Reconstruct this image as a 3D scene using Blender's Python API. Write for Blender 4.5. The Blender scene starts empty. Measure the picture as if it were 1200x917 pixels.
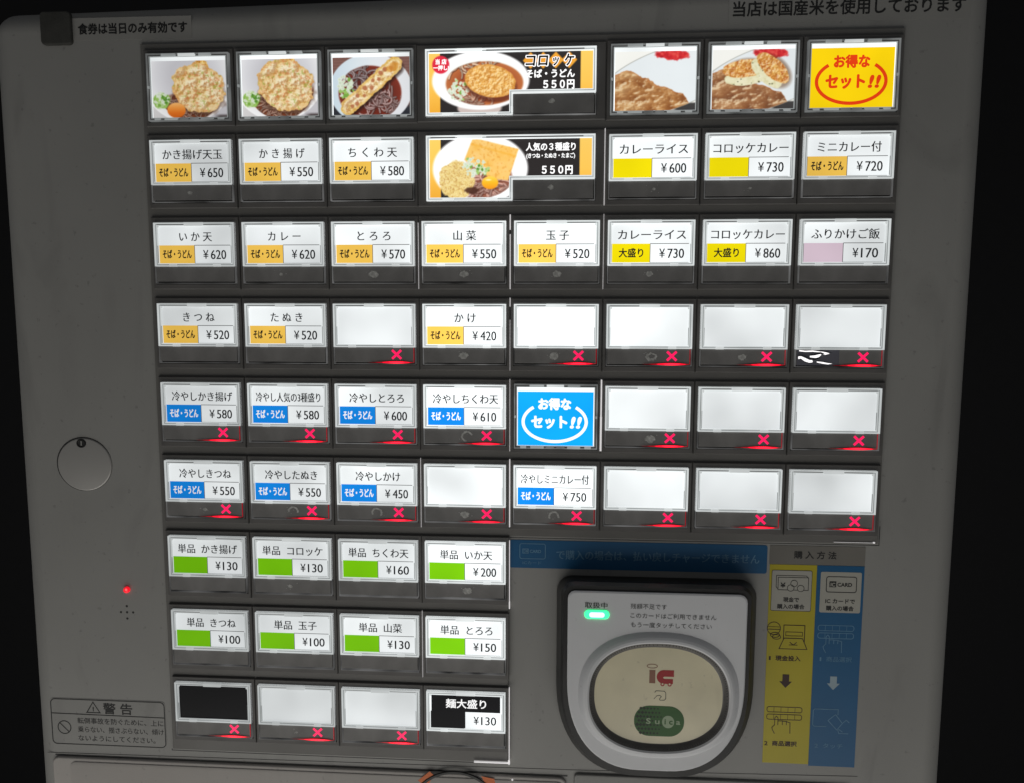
import bpy, bmesh, math, random
import numpy as np
from mathutils import Matrix, Vector
random.seed(7)
S = bpy.context.scene
COL = S.collection

# ------------------------------------------------------------------ camera, world, lamps, exposure
cam_d = bpy.data.cameras.new('camera'); cam = bpy.data.objects.new('camera', cam_d); COL.objects.link(cam)
cam_d.sensor_width = 36.0; cam_d.lens = 26.4; cam_d.clip_start = 0.01; cam_d.clip_end = 20.0
cam.matrix_world = Matrix(((0.99784765, -0.00908511, 0.06494251, 0.0190007),
                           (0.06553391, 0.1031423, -0.9925054, -0.2780038),
                           (0.0023187, 0.99462512, 0.10351568, 0.0079740),
                           (0, 0, 0, 1)))
S.camera = cam
W = bpy.data.worlds.new('World'); S.world = W; W.use_nodes = True
W.node_tree.nodes['Background'].inputs[0].default_value = (0.95, 0.97, 1.0, 1)
W.node_tree.nodes['Background'].inputs[1].default_value = 0.055
def area(name, loc, target, size, power, col):
    l = bpy.data.lights.new(name, 'AREA'); l.shape = 'RECTANGLE'; l.size, l.size_y = size; l.energy = power; l.color = col
    o = bpy.data.objects.new(name, l); COL.objects.link(o); o.location = loc
    o.rotation_euler = (Vector(target) - Vector(loc)).to_track_quat('-Z', 'Y').to_euler()
    return o
area('low_fill_light', (-0.06, -0.46, -0.74), (-0.02, 0, -0.20), (1.2, 0.6), 3.1, (1.0, 0.97, 0.91))  # added unseen fill that brightens the lower panel
area('left_fill_light', (-0.75, -1.1, -1.1), (-0.05, 0, -0.14), (0.9, 0.6), 0.45, (1.0, 0.98, 0.94))  # added unseen fill from the lower left, behind the viewer
area('ceiling_lamp', (0.35, -1.3, 0.62), (0, 0, 0), (0.06, 0.03), 0.16, (0.95, 0.98, 1.0))
S.view_settings.view_transform = 'Standard'; S.view_settings.look = 'None'
S.view_settings.gamma = 1; S.view_settings.use_curve_mapping = False; S.view_settings.exposure = 0.0

# ------------------------------------------------------------------ materials
def lin(r, g, b):
    f = lambda c: (c / 255 / 12.92) if c / 255 <= 0.04045 else ((c / 255 + 0.055) / 1.055) ** 2.4
    return (f(r), f(g), f(b), 1.0)
def nt(name):
    m = bpy.data.materials.new(name); m.use_nodes = True
    t = m.node_tree; return m, t, t.nodes['Principled BSDF']
def surf(name, col, rough=0.5, metal=0.0, noise=0.12, nscale=60, bump=0.0, bscale=1500, smudge=0.0, coat=0.0, stain=0.0):
    m, t, b = nt(name); N = t.nodes; L = t.links
    tc = N.new('ShaderNodeTexCoord')
    n = N.new('ShaderNodeTexNoise'); n.inputs['Scale'].default_value = nscale; n.inputs['Detail'].default_value = 6
    L.new(tc.outputs['Object'], n.inputs['Vector'])
    mp = N.new('ShaderNodeMapRange'); mp.inputs[1].default_value = .3; mp.inputs[2].default_value = .7
    mp.inputs[3].default_value = 1 - noise; mp.inputs[4].default_value = 1 + noise
    L.new(n.outputs['Fac'], mp.inputs[0])
    mx = N.new('ShaderNodeVectorMath'); mx.operation = 'SCALE'; mx.inputs[0].default_value = col[:3]
    fac = mp.outputs[0]
    if stain:
        for sc, lo, hi, st, w in ((30, .56, .74, stain, 2.5), (420, .66, .74, stain*1.6, 0), (9, .5, .7, stain*.8, 1)):
            vm = N.new('ShaderNodeVectorMath'); vm.operation = 'MULTIPLY'; vm.inputs[1].default_value = (1, 1, .35 if w else 1)
            L.new(tc.outputs['Object'], vm.inputs[0])
            q = N.new('ShaderNodeTexNoise'); q.inputs['Scale'].default_value = sc; q.inputs['Detail'].default_value = 5; q.inputs['Distortion'].default_value = w
            L.new(vm.outputs[0], q.inputs['Vector'])
            r = N.new('ShaderNodeMapRange'); r.inputs[1].default_value = lo; r.inputs[2].default_value = hi; r.inputs[3].default_value = 1; r.inputs[4].default_value = 1-st
            L.new(q.outputs['Fac'], r.inputs[0])
            mm = N.new('ShaderNodeMath'); mm.operation = 'MULTIPLY'; L.new(fac, mm.inputs[0]); L.new(r.outputs[0], mm.inputs[1]); fac = mm.outputs[0]
    L.new(fac, mx.inputs['Scale']); L.new(mx.outputs[0], b.inputs['Base Color'])
    b.inputs['Metallic'].default_value = metal
    n2 = N.new('ShaderNodeTexNoise'); n2.inputs['Scale'].default_value = nscale * .35; n2.inputs['Detail'].default_value = 8
    n2.inputs['Distortion'].default_value = 1.2
    L.new(tc.outputs['Object'], n2.inputs['Vector'])
    m2 = N.new('ShaderNodeMapRange'); m2.inputs[1].default_value = .35; m2.inputs[2].default_value = .65
    m2.inputs[3].default_value = rough; m2.inputs[4].default_value = min(1, rough + smudge)
    L.new(n2.outputs['Fac'], m2.inputs[0]); L.new(m2.outputs[0], b.inputs['Roughness'])
    b.inputs['Coat Weight'].default_value = coat; b.inputs['Coat Roughness'].default_value = .15
    if bump:
        n3 = N.new('ShaderNodeTexNoise'); n3.inputs['Scale'].default_value = bscale; n3.inputs['Detail'].default_value = 3
        L.new(tc.outputs['Object'], n3.inputs['Vector'])
        bp = N.new('ShaderNodeBump'); bp.inputs['Strength'].default_value = bump; bp.inputs['Distance'].default_value = .0003
        L.new(n3.outputs['Fac'], bp.inputs['Height']); L.new(bp.outputs[0], b.inputs['Normal'])
    return m
def lit(name, col, strength=1.0, base=None, var=0.10, nscale=45, rough=.25, attr=None):
    """backlit print or clear plastic with caught light as emission; brightness set per object (object property 'glow')"""
    m, t, b = nt(name); N = t.nodes; L = t.links
    b.inputs['Base Color'].default_value = tuple(x * .35 for x in (base or col)[:3]) + (1,)
    b.inputs['Roughness'].default_value = rough; b.inputs['Specular IOR Level'].default_value = .15
    g = N.new('ShaderNodeAttribute'); g.attribute_type = 'OBJECT'; g.attribute_name = 'glow'
    tc = N.new('ShaderNodeTexCoord'); oi = N.new('ShaderNodeObjectInfo')
    ad = N.new('ShaderNodeVectorMath'); ad.operation = 'ADD'
    L.new(tc.outputs['Object'], ad.inputs[0]); L.new(oi.outputs['Random'], ad.inputs[1])
    n = N.new('ShaderNodeTexNoise'); n.inputs['Scale'].default_value = nscale; n.inputs['Detail'].default_value = 1.5
    L.new(ad.outputs[0], n.inputs['Vector'])
    mp = N.new('ShaderNodeMapRange'); mp.inputs[1].default_value = .3; mp.inputs[2].default_value = .7
    mp.inputs[3].default_value = strength * (1 - var); mp.inputs[4].default_value = strength * (1 + var)
    L.new(n.outputs['Fac'], mp.inputs[0])
    mu = N.new('ShaderNodeMath'); mu.operation = 'MULTIPLY'
    L.new(g.outputs['Fac'], mu.inputs[0]); L.new(mp.outputs[0], mu.inputs[1])
    L.new(mu.outputs[0], b.inputs['Emission Strength'])
    if attr:
        a = N.new('ShaderNodeAttribute'); a.attribute_name = attr
        L.new(a.outputs['Color'], b.inputs['Emission Color'])
        b.inputs['Base Color'].default_value = (.05, .05, .05, 1)
    else:
        b.inputs['Emission Color'].default_value = col
    return m
def glowmat(name, col, strength):
    m, t, b = nt(name); b.inputs['Base Color'].default_value = col
    b.inputs['Emission Color'].default_value = col; b.inputs['Emission Strength'].default_value = strength
    b.inputs['Roughness'].default_value = .3
    return m
PANEL = surf('panel_paint', (.33, .327, .312, 1), .42, noise=.09, nscale=9, bump=.12, bscale=2500, smudge=.16, stain=.14)
DISC = surf('round_cover_metal', (.46, .45, .43, 1), .34, metal=.25, noise=.05, nscale=25, smudge=.12)
PANEL2 = surf('lower_panel_paint', (.54, .51, .48, 1), .5, stain=.1, noise=.06, nscale=18, bump=.15, bscale=2200, smudge=.1)
BLOCK = surf('surround_plastic', (.17, .165, .155, 1), .38, noise=.08, nscale=40, bump=.1, bscale=3000, smudge=.2)
BEZEL = surf('bezel_plastic', (.125, .12, .115, 1), .36, noise=.12, nscale=70, bump=.1, bscale=3000, smudge=.22)
BAND = surf('dark_band_plastic', (.21, .205, .20, 1), .32, noise=.16, nscale=120, bump=.08, bscale=2500, smudge=.3)
WORN = surf('rubbed_plastic', (.48, .48, .46, 1), .6, noise=.3, nscale=900)
BLACK = surf('black_plastic', (.012, .012, .012, 1), .32, noise=.2, bump=.05, smudge=.2)
GAP = surf('shadow_gap_plastic', (.03, .03, .03, 1), .5)
PAD = surf('rubber_pad', (.045, .045, .04, 1), .8, noise=.2, nscale=200, bump=.3)
FACE = surf('reader_face_paint', (.74, .75, .77, 1), .32, stain=.07, noise=.04, nscale=30, smudge=.12)
FACE2 = surf('reader_bulge_paint', (.36, .37, .385, 1), .25, noise=.04, nscale=30, smudge=.1)
RING = surf('ring_plastic', (.13, .125, .12, 1), .35, noise=.15, nscale=300)
CREAM = surf('cream_window', (.86, .79, .56, 1), .18, stain=.1, noise=.07, nscale=60, smudge=.1, coat=.5)
INK = surf('black_ink', (.015, .015, .015, 1), .5, noise=.3, nscale=600)
INKSOFT = surf('faded_ink', (.10, .10, .10, 1), .5, noise=.3, nscale=600)
TAPE = surf('clear_tape_strip', (.30, .296, .28, 1), .35, noise=.05)
BLUE = surf('sticker_blue', (.005, .105, .255, 1), .4, noise=.06, nscale=50)
BLUEL = surf('pale_blue_ink', (.12, .27, .42, 1), .4, noise=.2, nscale=300)
BLUEM = surf('grey_blue_ink', (.34, .44, .50, 1), .4, noise=.1)
YEL = surf('sticker_yellow', (.50, .42, .02, 1), .4, noise=.06, nscale=50)
SGREY = surf('sticker_grey', (.20, .19, .17, 1), .4, noise=.06)
SWHITE = surf('sticker_white', (.44, .43, .38, 1), .4, noise=.06)
BROWN = surf('brown_ink', (.035, .008, .004, 1), .4)
RED = surf('red_ink', (.42, .018, .022, 1), .4, noise=.05)
PINKBR = surf('faded_brown_ink', (.30, .14, .09, 1), .4, noise=.05)
GREEN = surf('green_ink', (.03, .12, .02, 1), .4, noise=.1)
DKGREEN = surf('dark_green_ink', (.008, .02, .006, 1), .4)
PALEGREEN = surf('pale_green_ink', (.36, .46, .30, 1), .4)
ORANGE = surf('orange_ink', (.75, .16, .02, 1), .4, noise=.1)
WALL = surf('dark_wall', (.006, .006, .007, 1), .8)
FILMD = surf('smooth_clear_film', (.15, .15, .18, 1), .2, coat=.6)
FILM = surf('crinkled_shiny_film', (.9, .9, .95, 1), .07, metal=1.0, noise=.05)
PAPER = lit('lit_paper', (.93, .97, .98, 1), var=.22, nscale=34)
AMBER = lit('lit_amber', lin(250, 202, 88)); YELLOW = lit('lit_yellow', lin(246, 226, 10))
LBLUE = lit('lit_blue', lin(22, 140, 236)); LGREEN = lit('lit_green', lin(125, 205, 15)); LPINK = lit('lit_pink', lin(222, 200, 214))
LINK = lit('lit_black_ink', (.012, .013, .014, 1)); LBLK = lit('lit_black_print', (.006, .006, .007, 1))
LLINE = lit('lit_thin_line', (.10, .10, .10, 1)); LWHITE = lit('lit_white_text', (1, 1, 1, 1), var=.02)
SETYEL = lit('lit_set_yellow', lin(246, 208, 12)); SETRED = lit('lit_set_red', lin(222, 62, 20)); SETBLU = lit('lit_set_blue', lin(18, 168, 248))
LRED = lit('lit_badge_red', lin(228, 40, 62)); LORANGE = lit('lit_orange', lin(240, 165, 50)); LYEL2 = lit('lit_side_yellow', lin(250, 200, 85))
EDGE = lit('clear_edge_bright', (.86, .90, .90, 1), .80, var=.14, nscale=70, rough=.12)  # clear rim tones carry the card's light as emission
EDGED = lit('clear_edge_dim', (.62, .66, .66, 1), .44, var=.3, nscale=80, rough=.12)
EDGEX = lit('clear_edge_grey', (.45, .47, .47, 1), .28, var=.5, nscale=120, rough=.12)
DARKL = lit('cap_inner_line', (.10, .10, .10, 1), .5, var=.3, rough=.2)
SIDE = lit('clear_edge_side', (.6, .6, .6, 1), .13, var=.9, nscale=90, rough=.1)  # bright line of the side wall put in as faint emission
PICT = lit('lit_photo_print', (1, 1, 1, 1), .95, var=.04, attr='print')
CROSS = glowmat('red_cross_lamp', lin(250, 28, 92), 1.0)
REDG = glowmat('painted_red_glow', lin(235, 14, 42), 1.5); REDD = glowmat('painted_red_glow_faint', lin(165, 12, 30), .8); REDF = glowmat('painted_red_glow_dim', lin(100, 8, 18), .7); REDH = glowmat('painted_red_glow_core', lin(255, 34, 58), 2.2)
LEAK = glowmat('painted_light_sliver', (1, .97, .98, 1), .42); LEAKD = glowmat('painted_light_sliver_dim', (1, .97, .98, 1), .22)
GLED = glowmat('green_led', lin(60, 255, 150), 1.6); GLEDC = glowmat('green_led_core', lin(190, 255, 225), 1.8)
RLED = glowmat('red_led', lin(235, 20, 40), 1.0); RLEDC = glowmat('red_led_core', lin(255, 90, 90), 1.2)

# ------------------------------------------------------------------ mesh builder (mm; x right, y down, z away from the viewer)
_tc = {}
def glyphs(s):
    k = s
    if k not in _tc:
        c = bpy.data.curves.new('t', 'FONT'); c.body = s; c.size = 1.0; c.resolution_u = 3; c.fill_mode = 'FRONT'
        o = bpy.data.objects.new('t', c)
        me = bpy.data.meshes.new_from_object(o)
        v = np.array([p.co[:2] for p in me.vertices]).reshape(-1, 2); f = [tuple(p.vertices) for p in me.polygons]
        if me.polygons and sum(p.normal.z for p in me.polygons) < 0: f = [q[::-1] for q in f]
        bpy.data.objects.remove(o); bpy.data.curves.remove(c); bpy.data.meshes.remove(me)
        _tc[k] = (v, f)
    return _tc[k]
def rrect(x0, y0, x1, y1, r, n=5):
    out = []
    for cx, cy, a in ((x1 - r, y0 + r, -90), (x1 - r, y1 - r, 0), (x0 + r, y1 - r, 90), (x0 + r, y0 + r, 180)):
        for i in range(n + 1):
            t = math.radians(a + 90 * i / n); out.append((cx + r * math.cos(t), cy + r * math.sin(t)))
    return out
def ell(cx, cy, rx, ry, n=40, p=2.0):
    o = []
    for i in range(n):
        t = 2 * math.pi * i / n; c, s = math.cos(t), math.sin(t)
        o.append((cx + rx * math.copysign(abs(c) ** (2 / p), c), cy + ry * math.copysign(abs(s) ** (2 / p), s)))
    return o
def offs(pts, d):
    n = len(pts); o = []
    for i in range(n):
        ax, ay = pts[i - 1]; bx, by = pts[(i + 1) % n]
        tx, ty = bx - ax, by - ay; l = math.hypot(tx, ty) or 1
        o.append((pts[i][0] + d * ty / l, pts[i][1] - d * tx / l))
    return o
class MB:
    def __init__(s): s.v = []; s.f = []; s.m = []; s.mats = []; s.sm = set()
    def mi(s, m):
        if m not in s.mats: s.mats.append(m)
        return s.mats.index(m)
    def add(s, vs, fs, m):
        b = len(s.v); s.v += [tuple(x) for x in vs]; k = s.mi(m)
        for f in fs: s.f.append(tuple(i + b for i in f)); s.m.append(k)
    def flat(s, pts, z, m): s.add([(x, y, z) for x, y in pts], [tuple(range(len(pts)))[::-1]], m)
    def rect(s, x0, y0, x1, y1, z, m): s.flat([(x0, y0), (x1, y0), (x1, y1), (x0, y1)], z, m)
    def prism(s, pts, zf, zb, m, bev=0, seg=3, side=None):
        """closed outline (clockwise on screen) with a rounded front edge"""
        n = len(pts); loops = []
        if bev:
            for i in range(seg + 1):
                a = math.pi / 2 * i / seg
                loops.append([(x, y, zf + bev * (1 - math.cos(a))) for x, y in offs(pts, -bev * (1 - math.sin(a)))])
        else: loops.append([(x, y, zf) for x, y in pts])
        nb = len(loops)
        loops.append([(x, y, zb) for x, y in pts])
        vs = [p for l in loops for p in l]
        s.add(vs, [tuple(range(n))[::-1]] + [(k*n+i, k*n+(i+1)%n, (k+1)*n+(i+1)%n, (k+1)*n+i) for k in range(nb - 1) for i in range(n)], m)
        s.add(loops[-2] + loops[-1], [(i, (i+1)%n, n+(i+1)%n, n+i) for i in range(n)] + [tuple(range(n, 2*n))], side or m)
    def box(s, x0, y0, z0, x1, y1, z1, m, bev=0, side=None):
        s.prism([(x0, y0), (x1, y0), (x1, y1), (x0, y1)], z0, z1, m, bev, 2, side)
    def ring(s, po, pi, zf, zb, m, bev=0, zi=None):
        """frame between outer and inner outlines of equal length"""
        n = len(po)
        if bev: Ls = [(po, zb), (po, zf + bev), (offs(po, -bev), zf), (offs(pi, bev * .5), zf), (pi, zf + bev * .5), (pi, zi or zb)]
        else: Ls = [(po, zb), (po, zf), (pi, zf), (pi, zi or zb)]
        vs = [(x, y, z) for P, z in Ls for x, y in P]
        s.add(vs, [(k*n+i, (k+1)*n+i, (k+1)*n+(i+1)%n, k*n+(i+1)%n)[::-1] for k in range(len(Ls)-1) for i in range(n)], m)
    def band(s, po, zo, pi, zi, m):
        n = len(po); s.add([(x, y, zo) for x, y in po] + [(x, y, zi) for x, y in pi], [(i, n+i, n+(i+1)%n, (i+1)%n)[::-1] for i in range(n)], m)
    def frame(s, x0, y0, x1, y1, w, zf, zb, m):
        s.ring([(x0, y0), (x1, y0), (x1, y1), (x0, y1)], [(x0+w, y0+w), (x1-w, y0+w), (x1-w, y1-w), (x0+w, y1-w)], zf, zb, m)
    def stroke(s, pts, w, z, m, closed=False):
        n = len(pts); L = []; R = []
        for i in range(n):
            a = pts[i-1] if (i or closed) else pts[i]; b = pts[(i+1) % n] if (i < n-1 or closed) else pts[i]; c = pts[i]
            d1 = (c[0]-a[0], c[1]-a[1]); d2 = (b[0]-c[0], b[1]-c[1])
            l1 = math.hypot(*d1); l2 = math.hypot(*d2)
            if l1 < 1e-9: d1, l1 = d2, l2
            if l2 < 1e-9: d2, l2 = d1, l1
            t = (d1[0]/l1 + d2[0]/l2, d1[1]/l1 + d2[1]/l2); l = math.hypot(*t) or 1
            nx, ny = -t[1]/l, t[0]/l
            k = w/2 / max(.45, abs(nx * -d1[1]/l1 + ny * d1[0]/l1))
            L.append((c[0]+nx*k, c[1]+ny*k, z)); R.append((c[0]-nx*k, c[1]-ny*k, z))
        q = n if closed else n - 1
        s.add(L + R, [(i, (i+1) % n, n + (i+1) % n, n + i) for i in range(q)], m)
    def text(s, t, cx, cy, w, em, z, m, bold=0.0, slant=0.0):
        v, f = glyphs(t)
        if not len(v): return
        x0, x1 = v[:, 0].min(), v[:, 0].max(); d = bold*em; k = (w - 2*d) / (x1 - x0)
        sh = [(0, 0)] if d < .02 else ([(-d, 0), (d, 0)] if bold < .02 else [(d*math.cos(q*math.pi/(3 if bold < .06 else 6)), d*math.sin(q*math.pi/(3 if bold < .06 else 6))) for q in range(6 if bold < .06 else 12)])
        for i, (ox, oy) in enumerate(sh):
            s.add([(cx + ox + (x - (x0+x1)/2) * k + slant * (y - .37) * em, cy + oy - (y - .37) * em, z - .002*i) for x, y in v], f, m)
    def build(s, name, parent=None, loc=(0, 0, 0), smooth=False, recalc=False, **pr):
        me = bpy.data.meshes.new(name)
        me.from_pydata([(x/1000, z/1000, -y/1000) for x, y, z in s.v], [], s.f)
        for m in s.mats: me.materials.append(m)
        me.polygons.foreach_set('material_index', s.m)
        if recalc:
            b = bmesh.new(); b.from_mesh(me); bmesh.ops.recalc_face_normals(b, faces=b.faces); b.to_mesh(me); b.free()
        if smooth:
            me.polygons.foreach_set('use_smooth', [True]*len(me.polygons)); me.set_sharp_from_angle(angle=math.radians(35))
        me.update()
        o = bpy.data.objects.new(name, me); COL.objects.link(o)
        o.location = (loc[0]/1000, loc[2]/1000, -loc[1]/1000)
        if parent: o.parent = parent
        for k, val in pr.items(): o[k] = val
        return o
def empty(name, loc, **pr):
    o = bpy.data.objects.new(name, None); COL.objects.link(o); o.location = (loc[0]/1000, loc[2]/1000, -loc[1]/1000)
    o.empty_display_size = .02
    for k, v in pr.items(): o[k] = v
    return o

# ------------------------------------------------------------------ printed food photographs (numpy painter -> colour attribute)
def hsh(ix, iy, sd):
    h = (ix.astype(np.int64) * 374761393 + iy.astype(np.int64) * 668265263 + sd * 974711) & 0xffffffff
    h = ((h ^ (h >> 13)) * 1274126177) & 0xffffffff
    return ((h ^ (h >> 16)) & 0xffff) / 65535.0
def vn(x, y, sd=0):
    ix = np.floor(x); iy = np.floor(y); fx = x - ix; fy = y - iy; fx = fx*fx*(3-2*fx); fy = fy*fy*(3-2*fy)
    a, b, c, d = hsh(ix, iy, sd), hsh(ix+1, iy, sd), hsh(ix, iy+1, sd), hsh(ix+1, iy+1, sd)
    return (a*(1-fx)+b*fx)*(1-fy) + (c*(1-fx)+d*fx)*fy
def fbm(x, y, sd=0, o=4):
    s = 0; a = .5
    for i in range(o): s = s + a*vn(x, y, sd+i*17); x = x*2.03+3.1; y = y*2.03+1.7; a *= .5
    return s / (1 - .5**o)
class Paint:
    def __init__(s, w, h, d=5.0, ss=2):
        s.w, s.h, s.ss = w, h, ss; s.nx, s.ny = int(w*d), int(h*d)
        gx = (np.arange(s.nx*ss)+.5)/ss/s.nx*w; gy = (np.arange(s.ny*ss)+.5)/ss/s.ny*h
        s.X, s.Y = np.meshgrid(gx, gy); s.I = np.ones(s.X.shape+(3,))
    def c(s, col): return np.array([x/255 for x in col]) if not isinstance(col, np.ndarray) else col
    def mix(s, mask, col):
        m = np.clip(mask, 0, 1)[..., None]; s.I = s.I*(1-m) + s.c(col)*m
    def el(s, cx, cy, rx, ry, rot=0, wob=0, ws=1, sd=0, soft=.25):
        a = math.radians(rot); dx = s.X-cx; dy = s.Y-cy
        u = (dx*math.cos(a)+dy*math.sin(a))/rx; v = (-dx*math.sin(a)+dy*math.cos(a))/ry
        r = np.sqrt(u*u+v*v)
        if wob: r = r + wob*(fbm(s.X*ws, s.Y*ws, sd, 3)-.5)
        return np.clip((1-r)*min(rx, ry)/soft+.5, 0, 1), r
    def ramp(s, t, cols):
        t = np.clip(t, 0, 1)*(len(cols)-1); C = np.array(cols)/255.; i = np.minimum(t.astype(int), len(cols)-2); f = (t-i)[..., None]
        return C[i]*(1-f)+C[i+1]*f
    def strand(s, pts, w, col, hi, mask=1):
        d = np.full(s.X.shape, 1e9)
        for (ax, ay), (bx, by) in zip(pts[:-1], pts[1:]):
            vx, vy = bx-ax, by-ay; t = np.clip(((s.X-ax)*vx+(s.Y-ay)*vy)/(vx*vx+vy*vy+1e-9), 0, 1)
            d = np.minimum(d, np.hypot(s.X-ax-t*vx, s.Y-ay-t*vy))
        m = np.clip((w-d)/.12+.5, 0, 1)*mask
        k = np.clip(1-d/w, 0, 1)[..., None]
        s.mix(m, s.c(col)*(1-k)+s.c(hi)*k)
    def noodles(s, mask, n, cx, cy, rx, ry, col, hi, w=.3, sd=1, dark=(60, 25, 18)):
        r = random.Random(sd)
        for i in range(n):
            a = r.uniform(0, 6.28); q = math.sqrt(r.random()); x = cx+rx*q*math.cos(a); y = cy+ry*q*math.sin(a)
            th = r.uniform(0, 6.28); cu = r.uniform(-.5, .5); P = [(x, y)]
            for j in range(7):
                x += .8*math.cos(th); y += .6*math.sin(th); th += cu*.8; P.append((x, y))
            k = r.uniform(.7, 1.05)
            s.strand([(u+.12, v+.16) for u, v in P], w*1.3, dark, dark, mask*.6)
            s.strand(P, w, [x*k for x in col], [min(255, x*k) for x in hi], mask)
    def scallion(s, cx, cy, rx, ry, n, sd, white=.4):
        r = random.Random(sd)
        for i in range(n):
            a = r.uniform(0, 6.28); q = math.sqrt(r.random()); x = cx+rx*q*math.cos(a); y = cy+ry*q*math.sin(a)
            g = r.random() < white
            o = (235, 243, 228) if g else random.Random(i).choice([(120, 175, 60), (165, 205, 105), (80, 140, 40), (190, 220, 150)])
            e = r.uniform(.4, .75); m, rr = s.el(x, y, e, e*r.uniform(.6, 1), r.uniform(0, 180), soft=.15)
            s.mix(m, o); m2 = np.exp(-((rr-.45)/.25)**2)*m*.35; s.mix(m2, (120, 150, 90))
    def fry(s, m, sc, sd, cols, dk=(170, 90, 25), dd=.6):
        n = fbm(s.X*sc, s.Y*sc, sd, 5); n2 = fbm(s.X*sc*1.7+9, s.Y*sc*1.7, sd+5, 4)
        ex = fbm(s.X*sc+.25, s.Y*sc+.25, sd, 5) - n
        s.mix(m, s.ramp((n-.25)*1.9, cols))
        s.mix(m*np.clip((n2-.58)*9, 0, 1)*dd, dk)
        g = fbm(s.X*3.4, s.Y*3.4, sd+2, 2); s.mix(m*np.clip((g-.6)*4, 0, .4), (178, 108, 44)); s.mix(m*np.clip((.4-g)*4, 0, .35), (255, 240, 200))
        s.mix(m*np.clip(ex*5, 0, .5), (255, 250, 225)); s.mix(m*np.clip(-ex*5, 0, .4), (150, 85, 30))
    def out(s):
        a = s.I.reshape(s.ny, s.ss, s.nx, s.ss, 3).mean((1, 3)); a = np.clip(a, 0, 1); b = np.pad(a, ((1, 1), (1, 1), (0, 0)), 'edge'); a = a*.4+(b[:-2, 1:-1]+b[2:, 1:-1]+b[1:-1, :-2]+b[1:-1, 2:])*.15
        return np.where(a <= .04045, a/12.92, ((a+.055)/1.055)**2.4)
    def mesh(s, name, x0, y0, z, parent, hole=None, **pr):
        A = s.out(); nx, ny = s.nx, s.ny
        gx = x0+np.arange(nx+1)/nx*s.w; gy = y0+np.arange(ny+1)/ny*s.h
        GX, GY = np.meshgrid(gx, gy)
        V = np.stack([GX, np.full_like(GX, z), -GY], -1).reshape(-1, 3)/1000
        i, j = np.meshgrid(np.arange(nx), np.arange(ny)); a = (j*(nx+1)+i)
        F = np.stack([a, a+nx+1, a+nx+2, a+1], -1).reshape(-1, 4); C = A.reshape(-1, 3)
        if hole is not None:
            fx = (x0+(i+.5)/nx*s.w).ravel(); fy = (y0+(j+.5)/ny*s.h).ravel()
            k = ~((fx > hole[0]) & (fy > hole[1])); F = F[k]; C = C[k]
        me = bpy.data.meshes.new(name); me.vertices.add(len(V)); me.vertices.foreach_set('co', V.ravel())
        me.loops.add(len(F)*4); me.loops.foreach_set('vertex_index', F.ravel()); me.polygons.add(len(F))
        me.polygons.foreach_set('loop_start', np.arange(len(F))*4)
        at = me.color_attributes.new('print', 'FLOAT_COLOR', 'CORNER')
        c4 = np.concatenate([np.repeat(C, 4, 0), np.ones((len(F)*4, 1))], 1)
        at.data.foreach_set('color', c4.ravel()); me.materials.append(PICT); me.update(); me.validate()
        o = bpy.data.objects.new(name, me); COL.objects.link(o); o.parent = parent
        for k_, v_ in pr.items(): o[k_] = v_
        return o
TEMP = [(228, 184, 104), (242, 212, 146), (247, 229, 180), (251, 240, 208), (246, 224, 164)]
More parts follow.
